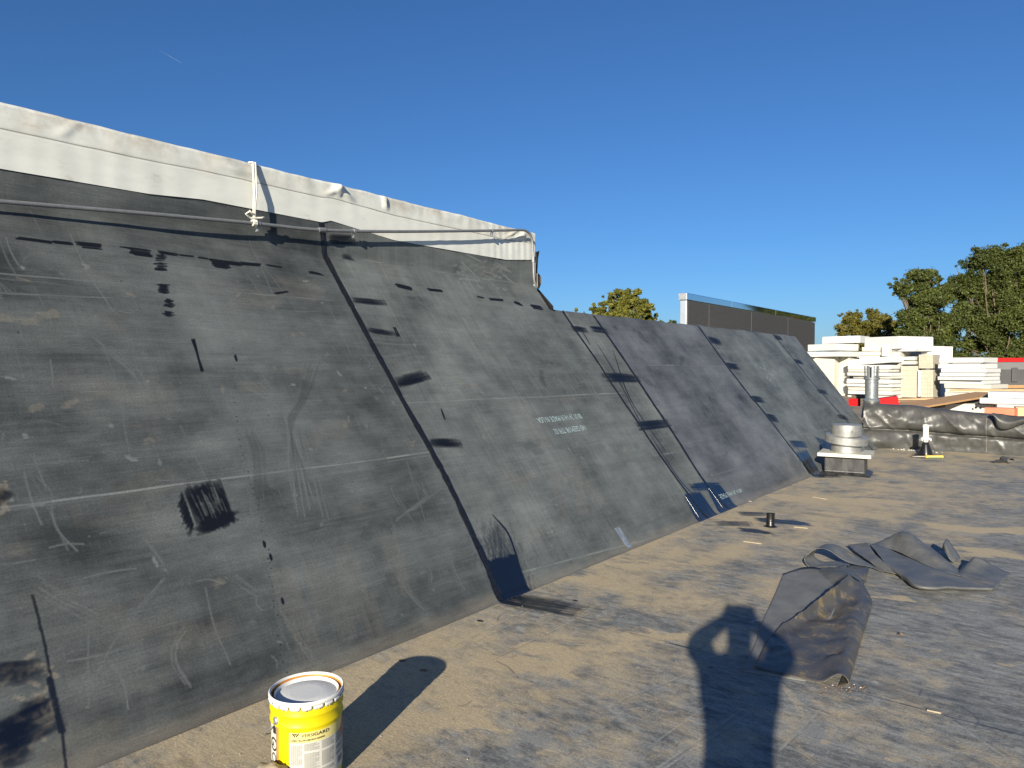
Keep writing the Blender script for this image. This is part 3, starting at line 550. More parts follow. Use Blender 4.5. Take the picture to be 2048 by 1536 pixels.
slope_text('145 GEEM FR TFR 02', (1492, 998), (1459, 1009), .075)
# clear strip of tape at the foot
A, B = ys(1232, 1056), ys(1258, 1096); tp = MB(); rows = []
for t in np.linspace(0, 1, 8):
    y, s_ = A + (B - A) * t; x, z = prof(max(s_, -.1), True); rows.append([(x + SLN[0] * .009, y - .045, z + SLN[2] * .009), (x + SLN[0] * .009, y + .045, z + SLN[2] * .009)])
tp.grid(np.array(rows)); tp.build('tape_strip', mat('shiny_grey_tape', (.12, .14, .17), (.22, .25, .29), 15, .25), slope, True)

# ------------------------------------------------------------------ white parapet on top of the upper slope
par = thing('white_parapet', 'long parapet wrapped in wrinkled white membrane above the black slope', 'parapet', (XWALL, 0, 2.9))
def white_face():
    yy = np.linspace(-4.5, 7.06, 420); tt = np.linspace(0, 1, 46); P = np.zeros((46, 420, 3))
    for j, y in enumerate(yy):
        zb = float(whitebot(y)) - .04; zt = 3.36
        for i, t in enumerate(tt):
            z = zb + (zt - zb) * t; wr = .5 + .5 * min(1, max(0, (t - .55) / .25)); x = .026 + .004 * mnoise.noise((y * 2.3, z * 4, 1)) * wr * 1.6 + .005 * mnoise.noise((y * 9, z * 3, 6)) * wr + .0022 * mnoise.noise((y * 3.1, z * 14, 16)) * wr
            x += .006 * wr * max(0, mnoise.noise((y * 1.1, z * 2.2, 11))) ** 1
            for c, wdt, sl, am in ((4.02, .05, 1.6, .035), (4.12, .04, -1.1, .03), (4.08, .02, 0, .03), (4.62, .02, .2, .04), (2.92, .10, 1.4, .025), (1.95, .03, -.8, .012), (6.9, .07, -1.2, .03), (6.75, .03, -1.8, .02)):
                if t > .62: x += am * math.exp(-((y - c - sl * (3.36 - z)) / wdt) ** 2) * min(1, (t - .62) / .12) * (1.05 - t * .5)
            if y > 6.2: x += 0.004 * math.sin(y * 55 + 3 * z) * (.4 + .6 * mnoise.noise((y * 4, z * 3, 2)))
            if abs(t - .58) < .02: x -= .003
            edge = max(0, (t - .93) / .07); x -= .05 * edge * edge; P[i, j] = (x, y, z - 2.9 + (.010 * mnoise.noise((y * 1.3, 0, 8)) + .006 * mnoise.noise((y * 6, 0, 3))) * t)
    return P
PF = white_face(); mb = MB(); mb.grid(PF); back = PF[-1].copy(); back[:, 0] = -.28; back[:, 2] -= .02; mb.grid(np.stack([PF[-1], back])); down = back.copy(); down[:, 2] = -.5; mb.grid(np.stack([back, down]))
endf = MB(); mb.build('white_membrane', M_WHITE, par, True)
line = MB(); rows = []
for y in np.linspace(-4.5, 7.0, 120):
    j = int((y + 4.5) / 11.56 * 419); p = PF[26, j]; rows.append([(p[0] + .004, y, p[2]), (p[0] + .005, y, p[2] + .004)])
line.grid(np.array(rows)); line.build('lap_line', mat('grey_lap_line', (.22, .20, .17), None, 5, .8), par)
e = MB(); e.box((-.14, 7.062, .2), (.27, .012, .52)); e.box((.0, 7.06, .02), (.05, .03, .85)); e.build('end_fold', M_WHITE, par, bevel=.005)
ru = MB()
for k in range(9):
    y = random.uniform(2.2, 2.75); ru.box((.012, y, .44 - random.random() * .012), (.01, random.uniform(.02, .07), .008))
ru.build('rust_edge', mat('rusty_edge', (.16, .08, .05), (.3, .2, .13), 40, .9), par)
# loose flaps of membrane at the far end of the parapet
fl = thing('membrane_flap', 'black membrane flap sticking up from the end of the white parapet', 'membrane flap', (XWALL, 7.08, 2.7))
p = [atY(*q, 7.12) - np.array([XWALL, 7.08, 2.7]) for q in ((1068, 505), (1079, 502), (1071, 545), (1069, 545))]
q = [tuple(x + np.array([0, .04 if i != 1 else -.02, 0])) for i, x in enumerate(p)]; fb = MB(); fb.add([tuple(x) for x in p] + q, [(0, 1, 2, 3), (7, 6, 5, 4), (0, 4, 5, 1), (1, 5, 6, 2), (2, 6, 7, 3), (3, 7, 4, 0)]); fb.build('flap', M_EPDM, fl)
c0 = [atY(*q, 7.13) - np.array([XWALL, 7.08, 2.7]) for q in ((1066, 543), (1073, 546), (1078, 553), (1078, 566), (1074, 577), (1068, 572))]
fb = MB(); n = len(c0); fb.add([tuple(x) for x in c0] + [tuple(x + np.array([0, .05, 0])) for x in c0], [tuple(range(n)), tuple(range(2 * n - 1, n - 1, -1))] + [(i, i + n, (i + 1) % n + n, (i + 1) % n) for i in range(n)]); fb.build('worn_flap', mat('worn_flap', (.16, .15, .13), (.25, .2, .15), 20, .7), fl, bevel=.004)
ek = MB(); a = [atY(*q, 7.10) - np.array([XWALL, 7.08, 2.7]) for q in ((1076, 576), (1107, 612), (1108, 620), (1096, 617), (1080, 598), (1075, 586))]
n = len(a); ek.add([tuple(x) for x in a] + [tuple(x + np.array([-.25, .08, 0])) for x in a], [tuple(range(n)), tuple(range(2 * n - 1, n - 1, -1))] + [(i, i + n, (i + 1) % n + n, (i + 1) % n) for i in range(n)]); ek.build('end_strip', M_BLACK, fl, bevel=.006)

# ------------------------------------------------------------------ conduit, its couplings and the tie cord
CP = [atX(*q, XWALL + .11) for q in ((0, 403), (300, 428), (510, 447), (640, 460))] + [atX(*q, XWALL + .11) for q in ((800, 463), (1000, 461), (1038, 460), (1054, 463), (1063, 475), (1066, 500), (1068, 555), (1073, 576))]
d = CP[0] - CP[1]; CP = [CP[0] + d * 2.5, CP[0] + d] + CP
cd = thing('metal_conduit', 'thin grey metal conduit running along the parapet and bending down at its end', 'conduit', tuple(CP[4]))
C2 = catmull(np.array(CP) - CP[4], 120)
MB().tube(C2, .0145, 12).build('pipe', M_CONDUIT, cd, True)
for q in ((640, 460), (1067, 520)):
    c = atX(*q, XWALL + .11) - CP[4]; i = int(np.argmin(np.linalg.norm(C2 - c, axis=1))); a, b = C2[max(i - 1, 0)], C2[min(i + 1, 119)]; t = (b - a) / np.linalg.norm(b - a)
    MB().tube([C2[i] - t * .035, C2[i] + t * .035], .022, 12).build('coupling', M_CONDUIT, cd, True, 40)
for q in ((518, 448), (708, 461), (988, 461)):
    c = atX(*q, XWALL + .11) - CP[4]; i = int(np.argmin(np.linalg.norm(C2 - c, axis=1))); p = C2[i]
    s_ = MB(); s_.tube([p + (0, -.012, 0), p + (0, .012, 0)], .020, 8); s_.box(tuple(p + (-.02, 0, -.035)), (.03, .014, .05)); s_.build('strap', M_GALV, cd)
top = atX(508, 328, XWALL + .04); bot = atX(508, 446, XWALL + .11)
cord = thing('hanging_rope', 'white cord hanging from the parapet top and knotted round the conduit', 'rope', tuple(bot))
L0 = np.array(top) - bot
m_cord = mat('white_cord_cloth', (.70, .66, .56), (.80, .77, .68), 40, .8, bump=.3)
for o in (-.010, .012): MB().tube([L0 + (-.06, o, .02), L0 + (.0, o, .012), L0 * .5 + (.02, o * .8, 0), (.0, o * .3, .05), (0, 0, 0)], .0095, 8).build('strand', m_cord, cord, True)
k = MB(); 
for a in range(4): k.tube([(.022 * math.cos(t), -.012 + a * .009, .022 * math.sin(t)) for t in np.linspace(0, 6.28, 14)], .007, 6)
k.tube([(0, 0, .06), (.02, -.05, .085), (.01, -.075, .06), (.0, -.03, .035), (.02, .05, .045), (.02, .08, .055)], .009, 7); k.build('knot', m_cord, cord, True)

# ------------------------------------------------------------------ dark wall with reflecting coping, behind the ridge
XD = -14.0
dY0, dY1 = 30.26, 50.4; dz = 5.08
dw = thing('dark_panel_wall', 'dark panelled wall with shiny metal coping rising behind the ridge', 'wall', (XD, dY0, 0))
ysn = [30.4] + [float(atX(x, 640, XD)[1]) for x in (1418, 1503, 1576)] + [dY1]
for a, b in zip(ysn[:-1], ysn[1:]): MB().box((-.165, (a + b) / 2 - dY0, 1.9), (.33, b - a - .03, 5.66)).build('wall_panel', M_DPANEL, dw, bevel=.01)
MB().box((-.165, (dY0 + dY1) / 2 - dY0 + .07, 1.88), (.27, dY1 - dY0 - .25, 5.6)).build('backing', M_BLACK, dw)
MB().box((-.16, .06, 1.93), (.30, .10, 5.70)).build('end_panel', mat('pale_metal_end', (.5, .53, .55), (.6, .62, .64), 3, .35, .6), dw, bevel=.01)
cj = [dY0 - .05, float(atX(1462, 605, XD)[1]), float(atX(1550, 620, XD)[1]), dY1 + .05]
for a, b in zip(cj[:-1], cj[1:]):
    cp = MB(); y0, y1 = a - dY0 + .006, b - dY0 - .006
    prism(cp, [(.050, dz - .30), (.048, dz - .02), (.035, dz), (-.36, dz), (-.36, dz - .3)], y0, y1); cp.build('coping', M_MIRROR, dw, bevel=.008)
MB().box((-.16, -.02 - .04, dz - .155), (.38, .05, .30)).build('coping_end', M_GALV, dw, bevel=.008)

# ------------------------------------------------------------------ far roof, far parapet
MB().box((-2, 48, -2.6), (60, 62, 5.8)).build('far_roof', mat('far_roof_surface', (.20, .15, .10), (.30, .24, .17), .8, .85, bump=.2, bscale=8, c3=(.12, .11, .10), s3=.5, t3=.5)); bpy.data.objects['far_roof'].location = (0, 0, 0); tag(bpy.data.objects['far_roof'], kind='structure')
fp = thing('far_parapet', 'long dark parapet topped with a bright red coping at the far roof edge', 'parapet', (-4.5, 62, .3))
m_fpan = mat('grey_parapet_membrane', (.045, .046, .048), (.065, .066, .068), 1, .7); m_fpan2 = mat('light_grey_parapet', (.12, .12, .12), (.15, .15, .15), 1, .7)
q0, q1, q2 = atY(2000, 724, 62)[2] - .3, atY(2000, 739, 62)[2] - .3, 0
MB().box((10, .0, q1 / 2), (32, .5, q1)).build('lower_membrane', m_fpan, fp)
for i in range(12): MB().box((-4.8 + i * 2.6, -.02, (q0 + q1) / 2), (2.55, .5, q0 - q1)).build('upper_panel', m_fpan2, fp)
zt = atY(2000, 716, 62)[2] - .3; MB().box((10, -.03, (zt + q0) / 2), (32.1, .62, zt - q0)).build('red_coping', M_RED, fp)
MB().box((.95, -.30, q0 - .9), (.35, .12, 1.0)).build('downpipe', m_fpan, fp)

# ------------------------------------------------------------------ foam boards
def rbox(mb, w, d, hgt, jit=.012):                       # a board with slightly dented corners
    bm = bmesh.new(); bmesh.ops.create_cube(bm, size=1.0); bmesh.ops.scale(bm, vec=(w, d, hgt), verts=bm.verts)
    bmesh.ops.bevel(bm, geom=bm.edges[:], offset=min(.015, hgt * .12), segments=1, affect='EDGES')
    for v in bm.verts: v.co += Vector((random.uniform(-jit, jit), random.uniform(-jit, jit), random.uniform(-jit, jit) * .5))
    mb.add([v.co[:] for v in bm.verts], [[v.index for v in f.verts] for f in bm.faces]); bm.free()
NTH = ['topmost', 'second', 'third', 'fourth', 'fifth', 'sixth', 'seventh', 'eighth', 'ninth', 'tenth', 'eleventh', 'twelfth']
def foam(x0, x1, y0, y1, Y, yaw, D, label, group, mi=0, roll=0.0, name='foam_board', cat='foam board'):
    a, b = atY(x0, (y0 + y1) / 2, Y), atY(x1, (y0 + y1) / 2, Y); hgt = atY((x0 + x1) / 2, y0, Y)[2] - atY((x0 + x1) / 2, y1, Y)[2]
    ca, sa = math.cos(yaw), math.sin(yaw); W = (b[0] - a[0]) / (ca + abs(sa) * .09) ; c = (a + b) / 2
    cx, cy = c[0] + math.sin(-yaw) * D / 2 * 1.0, c[1] + ca * D / 2
    mb = MB(); rbox(mb, W, D, hgt * .94); o = mb.build(name, M_FOAM[mi], None); o.location = (cx, cy, c[2]); o.rotation_euler = (0, roll, yaw)
    return tag(o, label, cat, group)
YW = R(-15)
GR = 'foam boards of the stack next to the red parapet'
for i, (x0, x1, y0, y1, dx) in enumerate([(1876, 1968, 715, 726, 0), (1873, 1963, 727, 737, .12), (1880, 1974, 737, 745.5, -.05), (1877, 1971, 745.5, 753, 0), (1872, 1967, 753, 760.5, -.1), (1877, 1970, 760.5, 768, .06), (1885, 1984, 768, 777, -.1), (1888, 1985, 777, 785.5, 0), (1887, 1962, 785.5, 796, 0)]):
    foam(x0, x1, y0, y1, 36 + dx, YW + random.uniform(-.04, .04), 1.7, '%s white foam board of the low stack left of the red-topped parapet' % ('lowest' if i == 8 else NTH[i]), GR, 1 if i > 5 else 0)
GT = 'foam boards on top of the big foam pile'
GB = 'tall foam bundles in the big pile'
YL = 37
foam(1643, 1722, 672, 687, YL + 2, R(-8), 1.2, 'thick white foam board at the top left of the big pile, highest of all', GT)
foam(1722, 1804, 673, 699, YL, R(-30), 2.2, 'long thick white slab lying across the top middle of the big pile', GT)
foam(1610, 1678, 688, 702, YL, R(-25), 1.6, 'thick white foam block just above the ridge end at the left of the pile', GT)
foam(1600, 1624, 703, 714, YL, R(-20), 1.2, 'small white foam block half hidden by the ridge end, under the left slab', GT)
foam(1625, 1686, 703, 714, YL, R(-22), 1.3, 'white foam block under the left slab with a shaded right end', GT)
foam(1723, 1762, 694, 702.5, YL - .2, R(-5), 1.2, 'short cream foam board tucked under the long top slab', GT, 1)
foam(1714, 1764, 703, 711, YL - .2, R(-4), 1.2, 'cream foam board second below the long top slab', GT, 1)
foam(1718, 1760, 711, 718, YL - .2, R(-3), 1.2, 'cream foam board third below the long top slab', GT, 1)
foam(1763, 1780, 690, 713, YL - .5, R(-5), .4, 'small white foam block standing on end in the middle of the pile', GT)
foam(1781, 1832, 697, 703, YL - .2, R(-12), 1.2, 'thin white foam board right of the upended block', GT)
foam(1781, 1800, 704, 713, YL - .2, R(-12), 1.2, 'short foam offcut right of the upended block', GT, 1)
foam(1825, 1857, 692, 703, YL + .4, R(-25), 1.2, 'white foam board under the right end of the long top slab', GT)
foam(1690, 1845, 700, 797, YL + 3, R(-4), .8, 'long shaded foam bundle closing the gaps at the back of the pile', GB, 1, name='foam_bundle', cat='foam bundle')
foam(1840, 1857, 692, 729, YL + .6, R(-42), 1.3, 'tall white foam block at the upper right corner of the big pile', GT)
GM = 'foam boards of the middle stack behind the vent pipe'
foam(1687, 1786, 716, 729, YL - .8, R(-20), 1.1, 'tilted white foam board topmost in the stack behind the vent pipe', GM, 0, R(-4.5))
rows = [(1692, 1786, 730, 738), (1693, 1780, 738.5, 744), (1690, 1787, 745, 752), (1701, 1790, 752.5, 757), (1688, 1782, 758, 767), (1689, 1788, 767.5, 774), (1691, 1786, 774.5, 781), (1692, 1788, 781.5, 789), (1690, 1790, 789.5, 797)]
for i, (x0, x1, y0, y1) in enumerate(rows): foam(x0, x1, y0, y1, YL - .8 + random.uniform(-.15, .1), R(-18) + random.uniform(-.07, .07), 1.15, '%s foam board of the stack behind the galvanised vent pipe, below the tilted one' % ('lowest' if i == 8 else NTH[i + 1]), GM, [0, 1, 0, 1, 0, 0, 1, 0, 0][i])
foam(1600, 1671, 711, 797, YL + .4, R(-14), 1.5, 'tall cream foam bundle at the left end partly behind the slope', GB, 1, name='foam_bundle', cat='foam bundle')
foam(1672, 1700, 710, 797, YL + .6, R(-14), 1.2, 'narrow tall foam bundle left of the vent pipe stack', GB, 1, name='foam_bundle', cat='foam bundle')
foam(1793, 1800, 714, 797, YL + 1.2, R(-10), 1.2, 'tall shaded foam bundle behind the vent pipe stack', GB, 1, name='foam_bundle', cat='foam bundle')
foam(1801, 1836, 730, 797, YL - .4, R(-4), 1.2, 'tall foam bundle with scored grid lines left of the small wood pile', GB, 2, name='foam_bundle', cat='foam bundle')
foam(1837, 1866, 708, 738, YL - .4, R(-6), 1.2, 'grey stained foam block above the aged right bundle', GB, 2, name='foam_bundle', cat='foam bundle')
foam(1841, 1866, 738, 797, YL - .4, R(-8), 1.2, 'tall aged yellowish foam bundle at the right end of the pile', GB, 2, name='foam_bundle', cat='foam bundle')
foam(1835, 1840.5, 739, 795, YL - .6, R(-4), .3, 'thin white foam strip standing between the two aged bundles', GB, 0, name='foam_strip', cat='foam strip')
foam(1803, 1830, 713, 721, YL - .3, R(-14), 1.1, 'cream foam offcut above the scored bundle', GT, 1)
foam(1801, 1832, 722, 729, YL - .3, R(-14), 1.1, 'cream foam offcut lying directly on the scored bundle', GT, 1)
foam(1860, 1874, 729, 797, YL + 2.2, R(-10), 1.5, 'shaded foam bundle in the gap between pile and low stack', GB, 0, name='foam_bundle', cat='foam bundle')
# scored lines on the aged bundles
for o in [o for o in bpy.data.objects if o.name.startswith('foam_bundle') and o.data.materials[0] == M_FOAM[2]]:
    dx, dy, dzz = o.dimensions; s_ = MB()
    for i in range(1, 5): s_.box((-dx / 2 + dx * i / 5, -dy / 2 - .004, 0), (.012, .006, dzz * .97))
    for i in range(1, 7): s_.box((0, -dy / 2 - .006, -dzz / 2 + dzz * i / 7 + random.uniform(-.03, .03)), (dx * .96, .006, .012))
    s_.build('score_lines', mat('foam_score', (.42, .36, .26), None, 5, .9), o)
GN = 'foam boards lying behind the draped curb'
foam(1976, 2070, 784, 797, 24, R(2), 1.2, 'white foam board on the right lying above the other near boards', GN)
foam(1958, 2070, 797, 808.5, 23.6, R(-7), 1.2, 'white foam board with shaded top right behind the curb, second of the near boards', GN)
foam(1993, 2070, 809, 822, 23, R(-4), 1.0, 'white foam board just above the terracotta block', GN, 1)
foam(1865, 1990, 807, 826, 24, R(10), 1.2, 'long low foam board with black spots behind the curb middle', GN, 1)
foam(1782, 1797, 810, 822, 22, R(25), .5, 'small white foam offcut beside the red panel', GN)
sp = bpy.data.objects[[o.name for o in bpy.data.objects if o.get('label', '').startswith('long low foam')][0]]
for i in range(9): MB().lathe([(0, -.004), (random.uniform(.015, .04), -.004), (.01, .012), (0, .012)], 7, Matrix.Translation((random.uniform(.2, .95), -.605, random.uniform(-.1, .12))) @ Matrix.Rotation(R(90), 4, 'X')).build('black_spot', M_BLACK, sp)

# ------------------------------------------------------------------ boards and panels behind the curb
def plank(name, pts, wd, th, m, label, cat, group=None):
    a, b = [Vector(p) for p in pts]; d = (b - a); L = d.length; o = MB(); o.box((L / 2, 0, 0), (L, wd, th)); ob = o.build(name, m, None, bevel=.004)
    ob.location = a; ob.rotation_euler = d.to_track_quat('X', 'Z').to_euler(); return tag(ob, label, cat, group)
plank('pine_board', (atY(1900, 780.5, 27), atY(2075, 780.5, 27)), .14, .07, M_PINE, 'long pale pine board lying level in front of the low foam stack', 'board')
plank('pine_board', (atY(1985, 773, 40), atY(2070, 773, 42)), .14, .14, M_WOOD, 'brown timber below the red-topped parapet', 'board')
plank('plywood_sheet', (atY(1797, 816, 21.5), atY(1982, 786, 26)), .9, .05, M_WOOD, 'brown plywood sheet sloping up to the right behind the curb', 'plywood')
plank('plywood_sheet', (atY(1850, 814, 23.5), atY(1972, 795, 27)), .6, .06, M_DWOOD, 'dark underside plywood strip beneath the sloping brown sheet', 'plywood')
for i, (x0, x1, y, Y) in enumerate([(1790, 1850, 803, 27.5), (1796, 1868, 799, 29.5), (1800, 1872, 806, 26), (1785, 1830, 809, 25)]):
    plank('plywood_offcut', (atY(x0, y, Y), atY(x1, y - random.uniform(-1, 2), Y + .2)), .9, .07, [M_WOOD, M_PINE, M_WOOD, M_WOOD][i], ['plywood offcut in front of the aged foam bundle', 'pale offcut nearest the foot of the foam bundles', 'splintered plywood offcut next to the sloping sheet', 'small plywood offcut beside the red panel'][i], 'plywood', 'plywood offcuts by the foam pile')
def slab_obj(name, x0, x1, y0, y1, Y, D, yaw, m, label, cat):
    a, b = atY(x0, (y0 + y1) / 2, Y), atY(x1, (y0 + y1) / 2, Y); hgt = atY(x0, y0, Y)[2] - atY(x0, y1, Y)[2]; o = MB(); o.box((0, D / 2, 0), (b[0] - a[0], D, hgt)); ob = o.build(name, m, None, bevel=.006); ob.location = (a + b) / 2; ob.rotation_euler = (0, 0, yaw); return tag(ob, label, cat)
slab_obj('terracotta_block', 1968, 2029, 816, 832, 20, .35, R(-8), M_TERRA, 'terracotta orange block lying on the far side of the draped curb', 'block')
slab_obj('orange_block', 2031, 2075, 815, 834, 20.4, .6, R(6), M_ORANGE2, 'pale orange block at the right frame edge beside the terracotta block', 'block')
slab_obj('red_panel', 1697, 1720, 797, 812, 17.7, .05, 0, M_RED, 'red metal panel left of the vent pipe', 'metal panel')
rp = slab_obj('red_panel', 1756, 1797, 795, 812, 18.2, .5, R(14), M_RED, 'red metal panel right of the vent pipe', 'metal panel'); rp.rotation_euler[1] = R(-10)
slab_obj('dark_board', 1703, 1728, 790, 797, 17.9, .3, R(4), M_DWOOD, 'dark board resting above the left red panel', 'board')

# ------------------------------------------------------------------ draped curb at the end of the roof
curb = thing('draped_curb', 'low curb wrapped in shiny wrinkled black membrane across the end of the roof', 'curb', (-3, 16.6, 0))
NX, NT = 420, 70
xs = np.linspace(-.55, 10.5, NX); cpro = catmull(np.array([(-.02, .0), (-.03, .10), (-.05, .24), (-.04, .32), (.03, .365), (-.08, .41), (-.13, .50), (-.12, .60), (-.08, .70), (-.03, .78), (.06, .835), (.22, .85), (.42, .80), (.52, .55), (.53, 0.0)]), NT)
P = np.zeros((NT, NX, 3)); UVx = []
for j, x in enumerate(xs):
    hs_ = float(np.interp(x, [-.6, .3, .9, 1.6, 2.4, 4, 11], [1.08, 1.06, .98, .93, .86, .80, .80]))
    for i in range(NT):
        dy, z = cpro[i]; k = min(1, max(0, z / .12)); t = i / NT
        wr = .035 * mnoise.noise((x * 2.2 + z * 3.5, z * 2.5 - x * .6, 4)) + .022 * mnoise.noise((x * 5.2 - z * 5, z * 5, 7)) + .008 * mnoise.noise((x * 16, z * 9, 2))
        rid = (1 - abs(mnoise.noise((x * 2.6 + 2.2 * z, z * 1.3, 13)))) ** 6 * .045 * (1 if z > .35 else .5)
        P[i, j] = (x, dy - k * (wr + rid) * (1.0 if x < 1.9 else .55), z * hs_ + .015 * mnoise.noise((x * 1.7, 0, 5)) * (z > .7))
        if x < .25: P[i, j, 1] -= (.25 - x) * .9 * max(0, .95 - z) * (.6 + .4 * math.sin(z * 9)); 
mb = MB(); mb.grid(P); mb.build('draped_membrane', M_EPDM, curb, True)
for x in (1.62, 3.5):
    j = int((x + .55) / 11.05 * (NX - 1)); s_ = MB(); s_.grid(np.array([[P[i, j] + (-.008, -.006, .002), P[i, j] + (.008, -.006, .002)] for i in range(2, 44)])); s_.build('lap_edge', mat('grey_lap_edge', (.11, .11, .105), None, 8, .5), curb, True)
# hanging flap on the right
fx = [atY(*q, 16.35) - np.array([-3, 16.6, 0]) for q in ((1985, 829), (1990, 840), (1994, 852), (2004, 858), (2020, 857), (2048, 846), (2075, 836))]
tx = [atY(*q, 16.45) - np.array([-3, 16.6, 0]) for q in ((1984, 826), (1995, 827), (2005, 828), (2015, 830), (2030, 832), (2050, 832), (2075, 832))]
mid = [(a + b) / 2 + (0, -.10, .01) for a, b in zip(fx, tx)]
P2 = catmull(catmull(np.array([tx, mid, fx, [f + (0.01, .07, .035) for f in fx]]), 16, 0), 40, 1); mb = MB(); mb.grid(P2); o = mb.build('loose_flap', M_EPDM, curb, True); o.modifiers.new('solid', 'SOLIDIFY').thickness = .008
peb = MB()
for k in range(42):
    x = random.uniform(-.1, 1.0) ** 1 if random.random() < .6 else random.gauss(.35, .08); w_ = random.uniform(.4, 1.3); peb.lathe([(0, 0), (.016 * w_, .003), (.013 * w_, .012 * w_), (0, .017 * w_)], 6, Matrix.Translation((x - 3, 16.36 - .12 * x + random.gauss(0, .09), .004)) @ Matrix.Diagonal((random.uniform(.5, 1.4), random.uniform(.5, 1.4), random.uniform(.5, 1), 1)))
tag(peb.build('foam_crumbs', M_FOAM[0], None), 'white foam crumbs scattered at the foot of the draped curb', 'debris', kind='stuff')

# ------------------------------------------------------------------ galvanised vent pipe through the curb
vp = atY(1743, 803, 16.85); vent = thing('vent_pipe', 'tall galvanised vent pipe with slotted top rising from the curb', 'vent pipe', tuple(vp))
MB().lathe([(.20, -.35), (.175, -.12), (.155, .0), (.15, .02), (0, .02)], 28).build('rubber_boot', M_EPDM, vent, True, 40)
hp = atY(1743, 732, 16.85)[2] - vp[2]
M_PIPE = mat('dull_galvanised_pipe', (.17, .19, .20), (.27, .29, .30), 14, .45, .55, rvar=.08)
MB().lathe([(.165, .0), (.17, .03), (.15, .06), (.131, .07), (.131, .40), (.137, .405), (.137, .42), (.131, .425), (.131, .47)], 32).build('pipe_section', M_PIPE, vent, True, 35)
MB().lathe([(.131, .468), (.158, .475), (.160, .52), (.145, .525), (.12, .525)], 32).build('collar', M_PIPE, vent, True, 35)
for k in range(9):
    a0 = k / 9 * 6.283; MB().lathe([(.142, .525), (.150, hp)], 4, None, a0, a0 + .46).build('cap_strip', M_PIPE, vent)
MB().lathe([(.06, .525), (.06, hp - .03), (.0, hp - .02)], 16).build('inner_tube', mat('dark_vent_inner', (.03, .03, .03), None, 5, .5), vent, True)

# ------------------------------------------------------------------ roof exhaust vent on its curb
vb = gz(1692, 946); ev = thing('roof_exhaust_vent', 'round grey metal roof vent with tilted cap on a square membrane curb', 'roof vent', tuple(vb), R(8))
def tapered(b, t, hgt): return [(-b, -b, 0), (b, -b, 0), (b, b, 0), (-b, b, 0), (-t, -t, hgt), (t, -t, hgt), (t, t, hgt), (-t, t, hgt)]
cb = MB(); cb.add(tapered(.37, .29, .05) , [(0, 1, 5, 4), (1, 2, 6, 5), (2, 3, 7, 6), (3, 0, 4, 7)]); cb.add([(x, y, z + (.05 if z == 0 else 0)) for x, y, z in tapered(.29, .285, .30)], [(0, 1, 5, 4), (1, 2, 6, 5), (2, 3, 7, 6), (3, 0, 4, 7), (4, 5, 6, 7)])
cb.build('curb_box', mat('smeared_curb_membrane', (.006, .006, .007), (.05, .05, .05), 3, .35, bump=.2, rvar=.1, stretch=(4, 4, 1.2), c3=(.35, .35, .34), s3=5, t3=.70), ev, bevel=.012)
f_ = MB(); f_.box((0, 0, .335), (.76, .76, .02)); f_.box((0, -.375, .315), (.76, .012, .05)); f_.box((0, .375, .315), (.76, .012, .05)); f_.box((-.375, 0, .315), (.012, .738, .05)); f_.box((.375, 0, .315), (.012, .738, .05)); f_.build('flange', mat('speckled_flange', (.48, .46, .38), (.60, .58, .48), 10, .55, .3, c3=(.25, .22, .16), s3=30, t3=.66), ev, bevel=.004)
MB().lathe([(.225, .345), (.225, .47), (.215, .475), (0, .475)], 40).build('lower_drum', M_ALU, ev, True, 35)
TM = Matrix.Translation((0, 0, .55)) @ Matrix.Rotation(R(5), 4, 'Y') @ Matrix.Rotation(R(3), 4, 'X')
MB().lathe([(.20, -.05), (.305, -.065), (.318, -.06), (.318, .05), (.305, .058), (.19, .062)], 44, TM).build('cap_ring', M_ALU, ev, True, 30)
MB().lathe([(.222, .60), (.225, .61), (.222, .775), (.205, .785), (0, .79)], 40).build('upper_drum', M_ALU, ev, True, 30)
b = MB(); b.lathe([(0, 0), (.010, 0), (.007, .008), (0, .01)], 8, Matrix.Translation((.10, -.20, .68)) @ Matrix.Rotation(R(90), 4, 'X')); b.build('screw', M_BLACK, ev)

# ------------------------------------------------------------------ white PVC vent with black cone boot
pb = gz(1851, 909); pv = thing('pvc_vent', 'short white plastic vent standing in a black rubber cone near the curb', 'vent', tuple(pb))
MB().lathe([(.20, 0.0), (.125, .012), (.115, .05), (.065, .19), (.05, .24), (.044, .245)], 26).build('rubber_cone', mat('glossy_black_rubber', (.008, .008, .009), (.014, .014, .014), 10, .25), pv, True, 50)
MB().lathe([(.04, .23), (.04, .29), (.09, .295), (.098, .305), (.098, .32), (.07, .33), (.052, .345), (.052, .36)], 26).build('pipe_flange', M_PVC, pv, True, 40)
for k in range(6): MB().box((.088 * math.cos(k * 1.047), .088 * math.sin(k * 1.047), .29), (.02, .02, .03)).build('clip', M_PVC, pv)
MB().lathe([(.048, .33), (.050, .52), (.056, .525), (.056, .575), (.05, .58), (.042, .58), (.042, .5)], 26).build('pipe', M_PVC, pv, True, 40)
# caulking tube lying beside it
tb = gz(1868, 916.5); tl = thing('caulking_tube', 'yellow and green sealant tube lying beside the white plastic vent', 'sealant tube', (tb[0], tb[1], .03), R(38))
MB().tube([(-.16, 0, 0), (.16, 0, 0)], .027, 16).build('cartridge', mat('yellow_tube', (.62, .42, .06), (.70, .50, .10), 6, .45), tl, True, 40)
MB().tube([(-.12, 0, -.001), (.13, 0, -.001)], .0276, 16, False).build('green_band', mat('green_band', (.10, .28, .16), (.55, .45, .12), 30, .45, stretch=(.1, 8, 8)), tl, True)
MB().tube([(-.16, 0, 0), (-.20, 0, 0), (-.40, .0, .0)], [.012, .010, .004], 8).build('nozzle', mat('grey_nozzle', (.35, .32, .28), None, 8, .5), tl, True)
